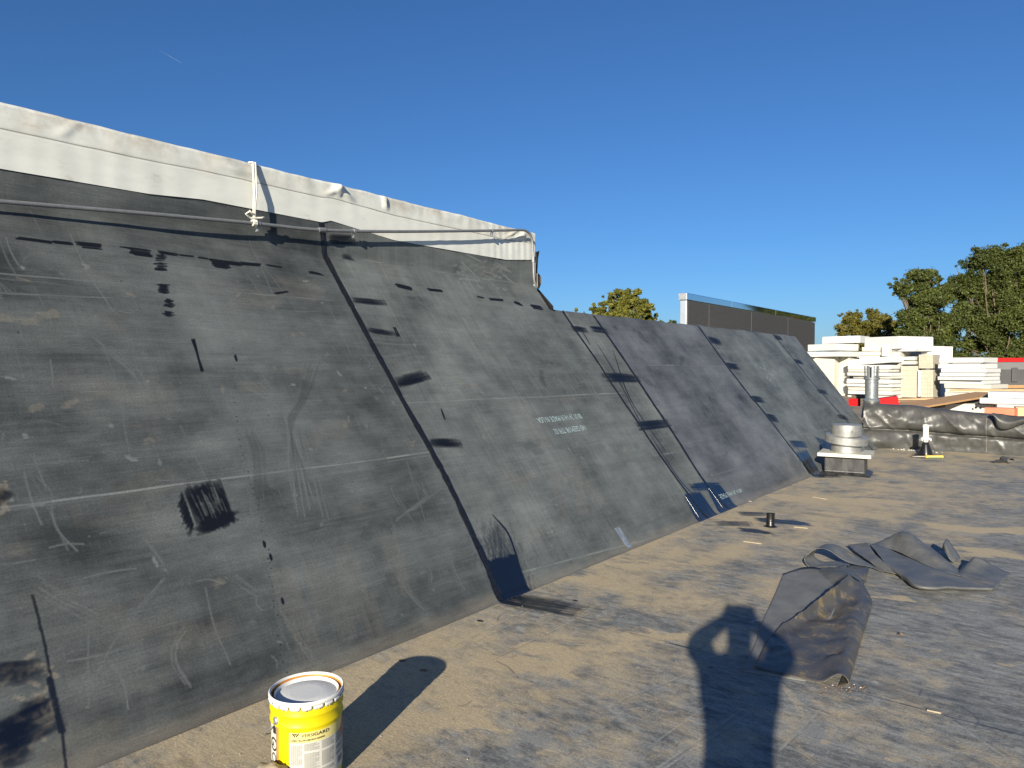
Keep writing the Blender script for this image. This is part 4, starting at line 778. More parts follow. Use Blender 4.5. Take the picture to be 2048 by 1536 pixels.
# black stub pipe
sb = gz(1541, 1053); st = thing('stub_pipe', 'short black pipe stub standing in a patch of wet black primer', 'pipe', tuple(sb))
MB().lathe([(.075, 0), (.046, .012), (.042, .02), (.042, .125), (.045, .126), (.045, .14), (.036, .14), (.034, .03), (0, .03)], 24).build('pipe', mat('tarred_pipe', (.006, .006, .006), (.012, .011, .01), 20, .3, bump=.2), st, True, 40)

# ------------------------------------------------------------------ loose scraps of membrane
def lattice(rows, ny=26, nx=26):
    g_ = []
    for r in rows: g_.append([gz(x, y, z) for x, y, z in r])
    return catmull(catmull(np.array(g_), ny, 0), nx, 1)
def crumple(Pq, a, seed, f=6):
    Q = Pq.copy()
    for i in range(Q.shape[0]):
        for j in range(Q.shape[1]):
            p = Q[i, j]; k = min(1, p[2] / .05 + .25); Q[i, j, 2] = max(.006, p[2] + a * k * (mnoise.noise((p[0] * f, p[1] * f, seed)) + .5 * mnoise.noise((p[0] * f * 2.7, p[1] * f * 2.7, seed + 3))))
    return Q
def scrap_piece(name, rows, m, parent, a=.012, seed=1, th=.0028, ny=34, nx=34):
    Q = crumple(lattice(rows, ny, nx), a, seed); Q = Q - np.array(parent.location); mb = MB(); mb.grid(Q); o = mb.build(name, m, parent, True)
    sm_ = o.modifiers.new('solid', 'SOLIDIFY'); sm_.thickness = th; sm_.offset = 1; return o
s1 = thing('membrane_scrap', 'crumpled stained membrane offcut with a raised loop lying near the shadow of the person', 'membrane scrap', tuple(gz(1640, 1250)))
scrap_piece('under_layer', [[(1482, 1343, .006), (1545, 1353, .006), (1612, 1363, .006)], [(1508, 1292, .006), (1560, 1300, .008), (1625, 1310, .01)], [(1524, 1245, .008), (1575, 1250, .012), (1650, 1262, .02)], [(1548, 1192, .008), (1605, 1188, .022), (1680, 1195, .05)], [(1566, 1148, .006), (1618, 1134, .018), (1700, 1150, .05)]], M_SCRAPL, s1, .008, 2)
scrap_piece('upper_layer', [[(1508, 1336, .014), (1580, 1352, .016), (1640, 1362, .022), (1678, 1352, .055), (1697, 1368, .012), (1676, 1375, .006)],
    [(1526, 1298, .018), (1590, 1300, .022), (1650, 1300, .03), (1694, 1295, .06), (1713, 1310, .014), (1695, 1318, .006)],
    [(1549, 1262, .045), (1605, 1258, .025), (1660, 1250, .03), (1710, 1240, .055), (1731, 1252, .014), (1712, 1262, .006)],
    [(1607, 1218, .10), (1640, 1222, .05), (1680, 1210, .05), (1722, 1196, .06), (1744, 1207, .014), (1728, 1220, .006)],
    [(1672, 1172, .15), (1684, 1180, .11), (1704, 1178, .09), (1724, 1178, .07), (1737, 1188, .02), (1728, 1196, .006)],
    [(1699, 1146, .17), (1705, 1153, .15), (1712, 1160, .12), (1722, 1166, .07), (1731, 1178, .02), (1724, 1186, .006)]], M_SCRAPY, s1, .022, 5, ny=64, nx=64)
scrap_piece('neck', [[(1616, 1137, .012), (1640, 1136, .02), (1672, 1134, .03), (1690, 1131, .03)], [(1650, 1160, .03), (1672, 1152, .07), (1694, 1146, .10), (1714, 1150, .08)], [(1680, 1182, .04), (1690, 1168, .09), (1702, 1152, .15), (1728, 1166, .06)]], M_SCRAP, s1, .006, 8)
scrap_piece('loop', [[(1690, 1134, .02), (1650, 1134, .012), (1620, 1135, .012), (1608, 1120, .06), (1617, 1107, .12), (1636, 1097, .165), (1658, 1101, .165), (1684, 1118, .10), (1708, 1128, .06), (1740, 1134, .03)],
    [(1712, 1124, .02), (1672, 1123, .012), (1645, 1123, .012), (1628, 1112, .06), (1634, 1099, .12), (1652, 1088, .165), (1676, 1091, .165), (1705, 1108, .10), (1730, 1122, .05), (1768, 1144, .012)]], M_SCRAP, s1, .004, 11, ny=16, nx=70)
scrap_piece('tail', [[(1694, 1131, .03), (1735, 1134, .03), (1733, 1150, .02)], [(1700, 1150, .05), (1728, 1150, .04), (1731, 1163, .015)], [(1708, 1160, .05), (1722, 1164, .03), (1722, 1175, .01)]], M_SCRAPY, s1, .006, 14, ny=14, nx=14)
s2 = thing('membrane_scrap', 'grey folded membrane offcut with a pointed tent fold at the right of the roof', 'membrane scrap', tuple(gz(1860, 1150)))
scrap_piece('tent_fold', [[(1756, 1096, .006), (1800, 1092, .006), (1835, 1092, .006), (1880, 1112, .006), (1905, 1130, .006), (1925, 1146, .006)], [(1744, 1089, .03), (1778, 1074, .11), (1810, 1064, .185), (1848, 1088, .13), (1884, 1118, .08), (1919, 1149, .02)], [(1744, 1092, .05), (1784, 1100, .045), (1818, 1114, .045), (1850, 1129, .045), (1884, 1143, .04), (1920, 1153, .03)]], M_SCRAP, s2, .007, 21)
scrap_piece('front_flap', [[(1738, 1087, .07), (1784, 1101, .06), (1850, 1130, .055), (1918, 1153, .05), (1990, 1174, .02)], [(1752, 1103, .06), (1796, 1122, .055), (1848, 1150, .05), (1918, 1165, .045), (1990, 1177, .02)], [(1768, 1126, .055), (1806, 1148, .055), (1841, 1171, .055), (1915, 1175, .05), (1988, 1178, .02)], [(1766, 1131, .015), (1804, 1153, .015), (1838, 1177, .015), (1914, 1180, .012), (1987, 1181, .008)], [(1790, 1126, .006), (1826, 1146, .006), (1858, 1166, .006), (1915, 1172, .006), (1980, 1177, .006)]], M_SCRAP, s2, .006, 24, ny=46, nx=46)
scrap_piece('right_wing', [[(1989, 1178, .012), (2004, 1164, .012), (2021, 1148, .012)], [(1955, 1165, .02), (1966, 1144, .04), (1985, 1132, .04)], [(1918, 1152, .02), (1934, 1134, .06), (1952, 1115, .11)], [(1914, 1146, .01), (1926, 1132, .03), (1940, 1122, .06)]], M_SCRAP, s2, .006, 27)
scrap_piece('upright_tip', [[(1906, 1126, .01), (1914, 1122, .02), (1921, 1116, .02)], [(1896, 1114, .06), (1904, 1108, .07), (1911, 1102, .06)], [(1886, 1096, .10), (1889, 1086, .15), (1894, 1079, .15)], [(1884, 1102, .05), (1887, 1096, .08), (1890, 1090, .10)]], M_SCRAP, s2, .003, 30, ny=14, nx=10)
scrap_piece('left_strip', [[(1696, 1090, .05), (1716, 1088, .06), (1736, 1086, .09)], [(1712, 1104, .05), (1732, 1104, .06), (1748, 1106, .07)], [(1738, 1122, .04), (1756, 1126, .05), (1772, 1128, .06)], [(1760, 1141, .012), (1774, 1145, .02), (1800, 1150, .02)]], M_SCRAP, s2, .005, 33)
scrap_piece('edge_strip', [[(1804, 1152, .03), (1830, 1166, .04)], [(1803, 1157, .012), (1828, 1171, .012)], [(1840, 1172, .008), (1845, 1174, .008)]], M_SCRAP, s2, .002, 36, ny=10, nx=10)
cs = thing('membrane_curl', 'small curled black membrane offcut near the right end of the curb', 'membrane scrap', tuple(gz(2015, 926)), R(30))
mb = MB(); rows = []
for t in np.linspace(0, 4.4, 22): rows.append([(.05 * math.cos(t) * (1 + .08 * t) + .0 * k, -.14 + .28 * k / 6, .055 + .05 * math.sin(t)) for k in range(7)])
mb.grid(np.array(rows)); o = mb.build('curl', M_SCRAP, cs, True); o.modifiers.new('solid', 'SOLIDIFY').thickness = .004
fl_ = MB(); fl_.box((-.16, 0, .03), (.2, .16, .006), Matrix.Rotation(R(-12), 3, 'Y')); fl_.build('flat_end', M_EPDM, cs)

# wood chips, flecks and crumbs on the roof
chip = MB(); chip.box((0, 0, .005), (.17, .009, .007)); cm = chip.mesh('wood_chip'); cm.materials.append(mat('pale_sliver', (.30, .25, .17), (.38, .32, .23), 30, .8))
for i, (q, rz, sc_, lb) in enumerate([((1505, 1086), .1, 1, 'pale wood sliver on the roof below the black stub pipe'), ((1640, 997), -.3, 1.2, 'pale wood sliver on the roof in front of the roof vent'), ((1493, 1003), .4, .7, 'short wood sliver at the foot of the slope'), ((1868, 1425), .15, .35, 'tiny wood sliver on the lap behind the membrane offcuts'), ((1602, 1056), .2, .8, 'pale wood sliver just right of the black stub pipe')]):
    o = bpy.data.objects.new('wood_sliver', cm); COL.objects.link(o); o.location = tuple(gz(*q)); o.rotation_euler = (0, 0, rz); o.scale = (sc_, 1, 1); tag(o, lb, 'wood sliver', 'wood slivers on the roof')
fle = MB(); fle2 = MB()
for k in range(260):
    x, y = random.uniform(-3.1, 2), 1.2 + 9 * random.random() ** 1.6; r = random.uniform(.0012, .0035); (fle if random.random() < .75 else fle2).lathe([(0, 0), (r, .0005), (r * .7, r * .8), (0, r)], 5, Matrix.Translation((x, y, .003)))
for k in range(80):
    q = gz(random.uniform(1640, 1730), 1380 + random.gauss(0, 5)); r = random.uniform(.002, .006); (fle2 if random.random() < .93 else fle).lathe([(0, 0), (r, .0005), (r * .7, r * .8), (0, r)], 5, Matrix.Translation((q[0], q[1], .003)))
tag(fle.build('grit', mat('pale_grit', (.38, .35, .30), (.55, .5, .43), 50, .8), None), 'pale grit scattered over the dusty roof', 'grit', kind='stuff')
tag(fle2.build('dark_crumbs', mat('brown_crumbs', (.10, .06, .04), (.2, .13, .09), 50, .8), None), 'brown crumbs scattered along the roof lap', 'debris', kind='stuff')
lf = MB(); lf.add([(-.02, 0, .004), (0, -.012, .018), (.022, 0, .006), (0, .014, .02), (.005, 0, .03)], [(0, 1, 4), (1, 2, 4), (2, 3, 4), (3, 0, 4)]); o = lf.build('dry_leaf', mat('dry_leaf', (.09, .05, .03), (.2, .12, .07), 60, .8), None); o.location = tuple(gz(1800, 1273)); tag(o, 'small dry curled leaf on the roof right of the offcut', 'leaf')

# ------------------------------------------------------------------ the yellow pail
pc = gz(613.5, 1377, .352); PR = .150
pail = thing('adhesive_pail', 'yellow steel pail of adhesive with white scalloped lid rim', 'pail', (pc[0], pc[1], 0), math.atan2(-pc[1], -pc[0]))   # local +X faces the camera
m_yel = mat('yellow_paint', (.58, .46, .001), (.62, .50, .002), 4, .38, bump=.04, bscale=12)
m_pw = mat('white_enamel', (.58, .58, .55), (.64, .64, .61), 12, .4, c3=(.40, .31, .18), s3=9, t3=.70)
MB().lathe([(0, .004), (PR * .93, .004), (PR * .945, 0), (PR * .945, .02), (PR * .95, .24), (PR * .955, .247), (PR * .98, .252), (PR * .985, .258), (PR * .96, .264), (PR * .962, .290), (PR * .968, .294), (PR * .985, .298), (PR * .985, .304), (PR * .966, .31), (PR * .968, .346)], 72).build('body', m_yel, pail, True, 50)
MB().lathe([(PR * .968, .341), (PR * 1.0, .342), (PR * 1.015, .348), (PR * 1.012, .356), (PR * .985, .360), (PR * .955, .357), (PR * .945, .350)], 72).build('lid_rim', m_pw, pail, True, 60)
MB().lathe([(PR * .945, .351), (PR * .935, .334), (PR * .90, .328), (PR * .875, .330)], 72).build('lid_groove', mat('rusty_orange_groove', (.45, .17, .03), (.62, .28, .06), 18, .5), pail, True, 60)
MB().lathe([(PR * .885, .329), (PR * .875, .344), (PR * .862, .347), (PR * .848, .345), (PR * .835, .338), (PR * .815, .334)], 72).build('lid_ring', m_pw, pail, True, 60)
MB().lathe([(PR * .817, .3338), (PR * .78, .3335), (PR * .755, .337), (PR * .4, .338), (0, .3385)], 72).build('lid_plate', mat('grey_white_lid', (.54, .555, .56), (.60, .61, .61), 7, .45, bump=.08, c3=(.38, .35, .30), s3=6, t3=.68), pail, True)
for k, a in enumerate(np.linspace(0, 2 * math.pi, 20, endpoint=False)):    # crimped lugs, each with its punch mark
    lm = MB(); rows = []
    for u in np.linspace(-.135, .135, 7):
        hb = .014 * math.sqrt(max(.05, 1 - (u / .15) ** 4)); rows.append([(PR * 1.004 * math.cos(a + u), PR * 1.004 * math.sin(a + u), .342), (PR * 1.012 * math.cos(a + u), PR * 1.012 * math.sin(a + u), .334), (PR * .985 * math.cos(a + u), PR * .985 * math.sin(a + u), .338 - hb)])
    lm.grid(np.array(rows)); lug = lm.build('lug', m_pw, pail, True); lug.modifiers.new('s', 'SOLIDIFY').thickness = .0015
    dm = MB(); dm.lathe([(0, 0), (.0035, 0), (0, .0016)], 6, Matrix.Translation((PR * 1.002 * math.cos(a), PR * 1.002 * math.sin(a), .327)) @ Matrix.Rotation(a, 4, 'Z') @ Matrix.Rotation(R(90), 4, 'Y')); dm.build('punch_mark', m_yel if k % 3 else M_BLACK, lug)
def cyl(a, z, r): return (r * math.cos(a), r * math.sin(a), z)
def patch(name, a0, a1, z0, z1, r, m, parent, n=24, slant=0.0):
    mb = MB(); mb.grid(np.array([[cyl(a, z0 + slant * 0, r), cyl(a, z1, r)] for a in np.linspace(a0, a1, n)])); return mb.build(name, m, parent, True)
AL0, AL1 = R(-29), R(88); RL = PR * .9535
lab = patch('label', AL0, AL1, .035, .238, RL, mat('pale_yellow_label', (.58, .50, .17), (.62, .54, .22), 3, .4), pail, 40)
m_paper = mat('label_white_paper', (.47, .46, .41), (.52, .51, .46), 4, .5); patch('white_panel', AL0 + .02, AL1 - .02, .040, .196, RL + .0005, m_paper, lab, 40)
def wrap_text(s, size, a0, z0, r, m, parent, bold=False, wscale=1.0, spacing=1.0):
    me = text_mesh(s, size, bold, spacing); co = np.empty(len(me.vertices) * 3); me.vertices.foreach_get('co', co); co = co.reshape(-1, 3)
    an = a0 + co[:, 0] * wscale / r; out = np.stack([r * np.cos(an), r * np.sin(an), z0 + co[:, 1]], 1); me.vertices.foreach_set('co', out.ravel()); me.update(); link('lettering', me, m, parent); return co[:, 0].max() * wscale / r
m_ink = mat('black_ink', (.012, .012, .012), None, 20, .5); m_grey = mat('grey_ink', (.20, .195, .17), (.16, .155, .135), 30, .6)
a = wrap_text('VERSI', .0185, R(-9), .2195, RL + .001, m_ink, lab, False, 1.12, 1.0); wrap_text('GARD', .0185, R(-9) + a + .01, .2195, RL + .001, m_ink, lab, True, 1.25, 1.05)
wrap_text('EZ005A YELLOW SUBSTRATE ADHESIVE', .0095, R(-25), .2035, RL + .001, m_ink, lab, True, .80)
lg = MB()
for sx in (-1, 1): lg.add([cyl(R(-18) + sx * .012 / RL * k, z, RL + .001) for k, z in ((0.15, .2195), (1.35, .2345), (.75, .2345), (0.15, .226))], [(0, 1, 2, 3)] if sx > 0 else [(3, 2, 1, 0)])
lg.add([cyl(R(-18) + k / RL, z, RL + .001) for k, z in ((-.007, .2345), (.007, .2345), (0, .228))], [(0, 1, 2)]); lg.build('emblem', m_ink, lab)
tx = MB()                                                # columns of fine print
for c0, c1, zt, zb in ((-26, -7, .186, .05), (-5, 20, .190, .05), (23, 47, .190, .05), (51, 80, .192, .10)):
    z = zt
    while z > zb:
        if random.random() < .92:
            e = c1 - random.uniform(0, .35 if random.random() < .3 else .05) * (c1 - c0)
            for a0_, a1_ in zip(np.linspace(c0, e, 7)[:-1], np.linspace(c0, e, 7)[1:]): tx.add([cyl(R(a0_ + .25), z, RL + .001), cyl(R(a1_ - .25 * random.random()), z, RL + .001), cyl(R(a1_ - .25), z + .0018, RL + .001), cyl(R(a0_ + .25), z + .0018, RL + .001)], [(0, 1, 2, 3)])
            z -= .0034
        else: z -= .008
tx.build('fine_print', m_grey, lab)
bc = MB(); aa = 58.
while aa < 72:
    wd_ = random.uniform(.35, 1.1); bc.add([cyl(R(aa), .062, RL + .0012), cyl(R(aa + wd_), .062, RL + .0012), cyl(R(aa + wd_), .088, RL + .0012), cyl(R(aa), .088, RL + .0012)], [(0, 1, 2, 3)]); aa += wd_ + random.uniform(.4, 1.0)
bc.build('barcode', m_ink, lab)
dia = MB(); dia.add([cyl(R(84) + x / PR, .192 + z, RL + .0015) for x, z in ((0, -.055), (.022, -.028), (.05, 0), (.022, .028), (0, .055), (-.022, .028), (-.05, 0), (-.022, -.028))], [tuple(range(8))]); dia.build('hazard_diamond', mat('label_red', (.6, .02, .05), None, 5, .4), lab)
lab2 = patch('side_label', R(-78), R(-55), .03, .245, RL, m_paper, pail, 12)
patch('label_bar', R(-66), R(-57), .215, .243, RL + .001, m_ink, lab2, 6)
for z, rr in ((.17, .028), (.115, .02)): 
    rg = MB(); rg.add([cyl(R(-64) + (r_ * math.cos(t)) / PR, z + r_ * math.sin(t), RL + .001) for r_ in (rr, rr * .72) for t in np.linspace(0, 6.283, 17)[:-1]], [(k, (k + 1) % 16, 16 + (k + 1) % 16, 16 + k) for k in range(16)]); rg.build('ring_symbol', m_ink, lab2)
wrap_text('A', .03, R(-70), .158, RL + .001, m_ink, lab2, True)
patch('rust_drip', R(-53), R(-49.5), .02, .262, RL + .0006, mat('orange_drip', (.55, .20, .02), (.68, .30, .05), 25, .45), pail, 6)
patch('adhesive_run', R(-56), R(-52.6), .02, .335, RL + .0012, mat('brown_adhesive_run', (.20, .13, .06), (.30, .20, .09), 25, .4), pail, 6)
ear = MB(); EA = R(-56); ear.lathe([(.017, 0), (.016, .005), (.010, .009), (.006, .007), (0, .007)], 20, Matrix.Translation((PR * .95 * math.cos(EA), PR * .95 * math.sin(EA), .272)) @ Matrix.Rotation(EA, 4, 'Z') @ Matrix.Rotation(R(90), 4, 'Y')); ear.build('handle_ear', M_GALV, pail, True, 40)
hb_ = MB(); c_, s_2 = math.cos(EA), math.sin(EA); side = Vector((-s_2, c_, 0)); e1 = Vector((c_, s_2, 0)) * (PR * .95 + .008) + Vector((0, 0, .272)); e2 = -Vector((c_, s_2, 0)) * (PR * .95 + .008) + Vector((0, 0, .272))
pts = [e1]; 
for t in np.linspace(0, math.pi, 18): pts.append(Vector((c_, s_2, 0)) * math.cos(t) * (PR + .012) - side * math.sin(t) * (PR + .03) + Vector((0, 0, .255 - .13 * math.sin(t))))
pts.append(e2); hb_.tube(pts, .0028, 6); hb_.build('bail_handle', M_GALV, pail, True)
# bundle of tan rags at the foot of the pail
rb = gz(541, 1566, .05); rag = MB(); bm = bmesh.new(); bmesh.ops.create_icosphere(bm, subdivisions=4, radius=1)
for v in bm.verts:
    n = mnoise.noise(v.co * 1.7) * .15 + mnoise.noise(v.co * 4.2) * .10 + (1 - abs(mnoise.noise(v.co * 2.4))) ** 4 * .22; v.co = v.co * (1 + n)
    v.co.z = max(v.co.z, -.55)
rag.add([v.co[:] for v in bm.verts], [[v.index for v in f.verts] for f in bm.faces]); bm.free()
o = rag.build('rag_bundle', mat('tan_rag', (.30, .245, .17), (.40, .335, .24), 9, .9, bump=.2, bscale=30), None, True); o.scale = (.085, .075, .068); o.location = (rb[0], rb[1], .05); tag(o, 'tan crumpled rag bundle at the foot of the yellow pail', 'rag')

# ------------------------------------------------------------------ trees
def leaf_mat(name, dark, light):
    m, N, L, P = nt(name); at = N.new('ShaderNodeAttribute'); at.attribute_name = 'tone'; rp = N.new('ShaderNodeValToRGB'); rp.color_ramp.elements[0].color = (*dark, 1); rp.color_ramp.elements[1].color = (*light, 1)
    L.new(at.outputs['Fac'], rp.inputs[0]); L.new(rp.outputs[0], P.inputs['Base Color']); P.inputs['Roughness'].default_value = .55; P.inputs['Specular IOR Level'].default_value = .3
    tr = N.new('ShaderNodeBsdfTranslucent'); L.new(rp.outputs[0], tr.inputs[0]); mx = N.new('ShaderNodeMixShader'); mx.inputs[0].default_value = .18; L.new(P.outputs[0], mx.inputs[1]); L.new(tr.outputs[0], mx.inputs[2]); L.new(mx.outputs[0], N['Material Output'].inputs[0]); return m
M_BARK = mat('bark', (.07, .052, .035), (.15, .115, .08), 3, .9, bump=.6, bscale=12, stretch=(1, 1, .3))
def crown_mesh(lumps, n, ls, seed, sub=7, spread=.6):
    g_ = np.random.default_rng(seed); C_ = []; Rr = []
    wts = np.array([l[3] ** 2.2 for l in lumps]); wts = wts / wts.sum()
    for l, wgt in zip(lumps, wts):                       # each lump breaks into leafy sprays
        k = max(4, int(sub * wgt * len(lumps)))
        for _ in range(k):
            d = g_.normal(size=3); d /= np.linalg.norm(d); d[2] = d[2] * .8 + .15; C_.append(np.array(l[:3]) + d * l[3] * g_.uniform(.15, 1.0)); Rr.append(l[3] * spread * g_.uniform(.45, 1.15))
    for l in lumps:                                      # loose sprigs standing out of the crown
        for _ in range(5):
            d = g_.normal(size=3); d /= np.linalg.norm(d); d[2] = abs(d[2]) * .9; C_.append(np.array(l[:3]) + d * l[3] * g_.uniform(.92, 1.18)); Rr.append(l[3] * g_.uniform(.12, .26))
    C_ = np.array(C_); Rr = np.array(Rr); pw = Rr ** 2 / (Rr ** 2).sum(); idx = g_.choice(len(C_), n, p=pw)
    d = g_.normal(size=(n, 3)); d /= np.linalg.norm(d, axis=1)[:, None]; rad = g_.random(n) ** .6 * (.75 + .5 * g_.random(n) ** 3); pos = C_[idx] + d * (rad * Rr[idx])[:, None] * np.array((1, 1, .8))
    ax = g_.normal(size=(n, 3)) + d * .6 + np.array((0, 0, .5)); ax /= np.linalg.norm(ax, axis=1)[:, None]; t1 = np.cross(ax, g_.normal(size=(n, 3))); t1 /= np.linalg.norm(t1, axis=1)[:, None]; t2 = np.cross(ax, t1)
    s_ = ls * g_.uniform(.6, 1.4, n)[:, None]; v = np.stack([pos - t1 * s_, pos + t2 * s_ * .45, pos + t1 * s_, pos - t2 * s_ * .45], 1).reshape(-1, 3)
    me = bpy.data.meshes.new('crown'); me.vertices.add(4 * n); me.vertices.foreach_set('co', v.astype(np.float32).ravel()); me.loops.add(4 * n); me.loops.foreach_set('vertex_index', np.arange(4 * n, dtype=np.int32)); me.polygons.add(n); me.polygons.foreach_set('loop_start', np.arange(0, 4 * n, 4, dtype=np.int32)); me.polygons.foreach_set('loop_total', np.full(n, 4, np.int32)); me.update(calc_edges=True)
    ct_ = g_.random(len(C_)); tone = np.clip(.25 + .5 * ct_[idx] + g_.normal(0, .16, n), 0, 1); fa = me.attributes.new('tone', 'FLOAT', 'POINT'); fa.data.foreach_set('value', np.repeat(tone, 4).astype(np.float32)); return me, C_
def tree(lump_px, dist, n, ls, m, label, seed, base_px, zb=-5.5, sub=7, trunk_r=.35, group='trees beyond the roof edge', kind='tree', spread=.62, lean=0):
    def at(x, y):
        r = ray(x, y); return CAM + r * dist
    px_m = dist / FPX; b = at(*base_px); loc = np.array((b[0], b[1], zb)); gg = np.random.default_rng(seed + 50); back = fw * np.array((1, 1, 0)); lumps = []
    for x, y, r in lump_px:
        p = at(x, y) + back * gg.uniform(-.8, .8) * r * px_m; lumps.append((*(p - loc), r * px_m))
    t = thing('tree', label, kind, tuple(loc), 0, group); me, C_ = crown_mesh(lumps, n, ls, seed, sub, spread); cr = link('crown', me, m, t); cr['kind'] = 'stuff'
    tops = [np.array(l[:3]) for l in lumps]; cen = np.mean(tops, 0); fork = np.array((0, 0, cen[2] * .62)); fork[:2] = cen[:2] * .3
    MB().tube([(0, 0, 0), fork * .5 + np.array((.1, .05, 0)), fork], [trunk_r, trunk_r * .7, trunk_r * .45], 9).build('trunk', M_BARK, t, True)
    br = MB()
    for k, p in enumerate(tops):
        q = fork + (p - fork) * .5 + gg.normal(0, .25, 3); br.tube([fork - (0, 0, .1), q, p], [trunk_r * .2, trunk_r * .12, trunk_r * .04], 7)
    for k in range(0, len(C_), 11):
        j = int(np.argmin([np.linalg.norm(C_[k] - p) for p in tops])); br.tube([fork + (tops[j] - fork) * .7, (tops[j] + C_[k]) / 2 + gg.normal(0, .1, 3), C_[k]], [trunk_r * .16, trunk_r * .09, trunk_r * .03], 5, False)
    br.build('limbs', M_BARK, t, True); return t
LM_G = leaf_mat('dark_green_leaves', (.022, .034, .008), (.115, .135, .030)); LM_Y = leaf_mat('yellowing_leaves', (.040, .046, .008), (.19, .165, .032)); LM_M = leaf_mat('olive_leaves', (.040, .052, .008), (.21, .20, .035))
D0 = 60
tree([(1960, 528, 34), (2008, 515, 30), (2052, 520, 40), (1932, 560, 30), (1985, 560, 34), (2030, 570, 40), (1975, 640, 34), (2040, 630, 46), (1920, 615, 28), (2000, 680, 40), (2060, 690, 40), (1940, 690, 26), (2085, 580, 50), (1935, 712, 26), (1975, 718, 30), (2020, 720, 34), (2065, 722, 34), (1990, 605, 34), (2005, 640, 34), (1905, 640, 34), (1925, 590, 30), (1910, 670, 30), (1960, 580, 34), (2045, 600, 40), (1966, 672, 32), (1992, 690, 32), (1985, 660, 30)], D0, 240000, .10, LM_G, 'tallest dark green tree at the right edge behind the red-topped parapet', 11, (2000, 735), sub=14, trunk_r=.4)
tree([(1838, 568, 26), (1868, 562, 22), (1808, 572, 20), (1850, 600, 30), (1888, 585, 24), (1870, 640, 32), (1830, 645, 30), (1895, 655, 28), (1850, 690, 34), (1805, 670, 24), (1900, 700, 28), (1792, 578, 16), (1803, 590, 18), (1815, 720, 26), (1860, 722, 26), (1900, 724, 26), (1865, 600, 26)], D0 - 4, 160000, .095, LM_G, 'dark green spreading tree just left of the tallest tree, behind the foam pile', 12, (1860, 735), sub=14, trunk_r=.35)
tree([(1692, 640, 16), (1712, 636, 18), (1742, 634, 18), (1680, 662, 18), (1715, 662, 24), (1750, 656, 24), (1776, 652, 18), (1735, 690, 30), (1690, 690, 20), (1780, 685, 24), (1797, 664, 22), (1760, 640, 16), (1800, 690, 24)], D0 + 8, 70000, .10, LM_Y, 'low yellowing tree left of the dark trees above the foam boards', 13, (1725, 735), sub=14, trunk_r=.28)
tree([(1243, 598, 24), (1220, 606, 19), (1268, 606, 22), (1200, 622, 17), (1240, 628, 30), (1280, 622, 24), (1300, 636, 20), (1195, 640, 18), (1225, 650, 28), (1262, 655, 30), (1305, 660, 26), (1312, 672, 20)], D0 - 6, 80000, .11, LM_M, 'olive green rounded tree rising alone above the black ridge', 14, (1245, 735), sub=16, trunk_r=.25, spread=.38)
tree([(1152, 622, 5), (1151, 634, 8), (1168, 628, 5), (1170, 640, 9), (1190, 632, 7), (1193, 645, 10), (1150, 660, 14), (1185, 665, 18)], D0 + 2, 12000, .11, LM_M, 'sparse treetop peeping over the ridge left of the olive tree', 15, (1170, 735), sub=14, trunk_r=.18)
tree([(1345, 646, 7), (1336, 655, 8), (1356, 655, 7), (1345, 670, 14)], D0 + 40, 6000, .18, LM_G, 'tiny distant treetop beside the dark panel wall', 16, (1345, 735), sub=14, trunk_r=.2)
for i, (x, y, s_) in enumerate([(6, 114, 1.0), (13, 128, 1.15), (22, 142, 1.1)]):    # the row goes on beyond the right of the picture
    src = bpy.data.objects['tree'] if i % 2 == 0 else bpy.data.objects['tree.001']; c = src.copy(); COL.objects.link(c); c.location = (x, y, -5.5); c.rotation_euler = (0, 0, 1.3 * i + .7); c.scale = (s_,) * 3
    c['label'] = ['dark green tree beyond the right frame edge, nearest the picture', 'big dark green tree in the row beyond the right frame edge', 'farthest dark green tree of the row beyond the right frame edge'][i]
    for ch in src.children: d_ = ch.copy(); COL.objects.link(d_); d_.parent = c

# faint vapour trail high in the sky
A, B = CAM + ray(318, 100) * 6000, CAM + ray(363, 126) * 6000
mv, N, L, P = nt('vapour_trail'); P.inputs['Base Color'].default_value = (.8, .8, .8, 1); P.inputs['Alpha'].default_value = .028; P.inputs['Roughness'].default_value = 1
o = MB().tube([tuple(A), tuple((A + B) / 2), tuple(B)], [1.0, 3.2, 3.6], 8).build('vapour_trail', mv, None, True); tag(o, 'faint short vapour trail high in the blue sky at upper left', 'vapour trail')

# ------------------------------------------------------------------ the photographer, standing behind the camera
ph = thing('person', 'person in shirt and trousers holding a phone up with both hands', 'person', (0, 0, 0), SUN_AZ)
def skin_mesh(name, verts, edges, levels=2):             # local frame: x right, y forward (towards the picture), z up
    me = bpy.data.meshes.new(name); me.from_pydata([v[:3] for v in verts], edges, []); o = bpy.data.objects.new(name, me); COL.objects.link(o)
    o.modifiers.new('skin', 'SKIN'); sv = me.skin_vertices[0].data
    for i, v in enumerate(verts):
        sv[i].radius = (v[3], v[4] if len(v) > 4 else v[3]); sv[i].use_root = (i == 0)
    ss_ = o.modifiers.new('sub', 'SUBSURF'); ss_.levels = ss_.render_levels = levels; bpy.context.view_layer.update()
    ev_ = bpy.data.meshes.new_from_object(o.evaluated_get(bpy.context.evaluated_depsgraph_get())); bpy.data.objects.remove(o); ev_.name = name; return ev_
BV = [(0, -.50, 1.0, .155, .115), (0, -.50, 1.14, .150, .105), (0, -.51, 1.32, .170, .115), (0, -.50, 1.475, .165, .105), (0, -.475, 1.56, .085, .085), (0, -.455, 1.61, .075, .075), (0, -.43, 1.67, .086, .092), (0, -.425, 1.755, .090, .104), (0, -.43, 1.80, .06, .07)]
BE = [(0, 1), (1, 2), (2, 3), (3, 4), (4, 5), (5, 6), (6, 7), (7, 8)]
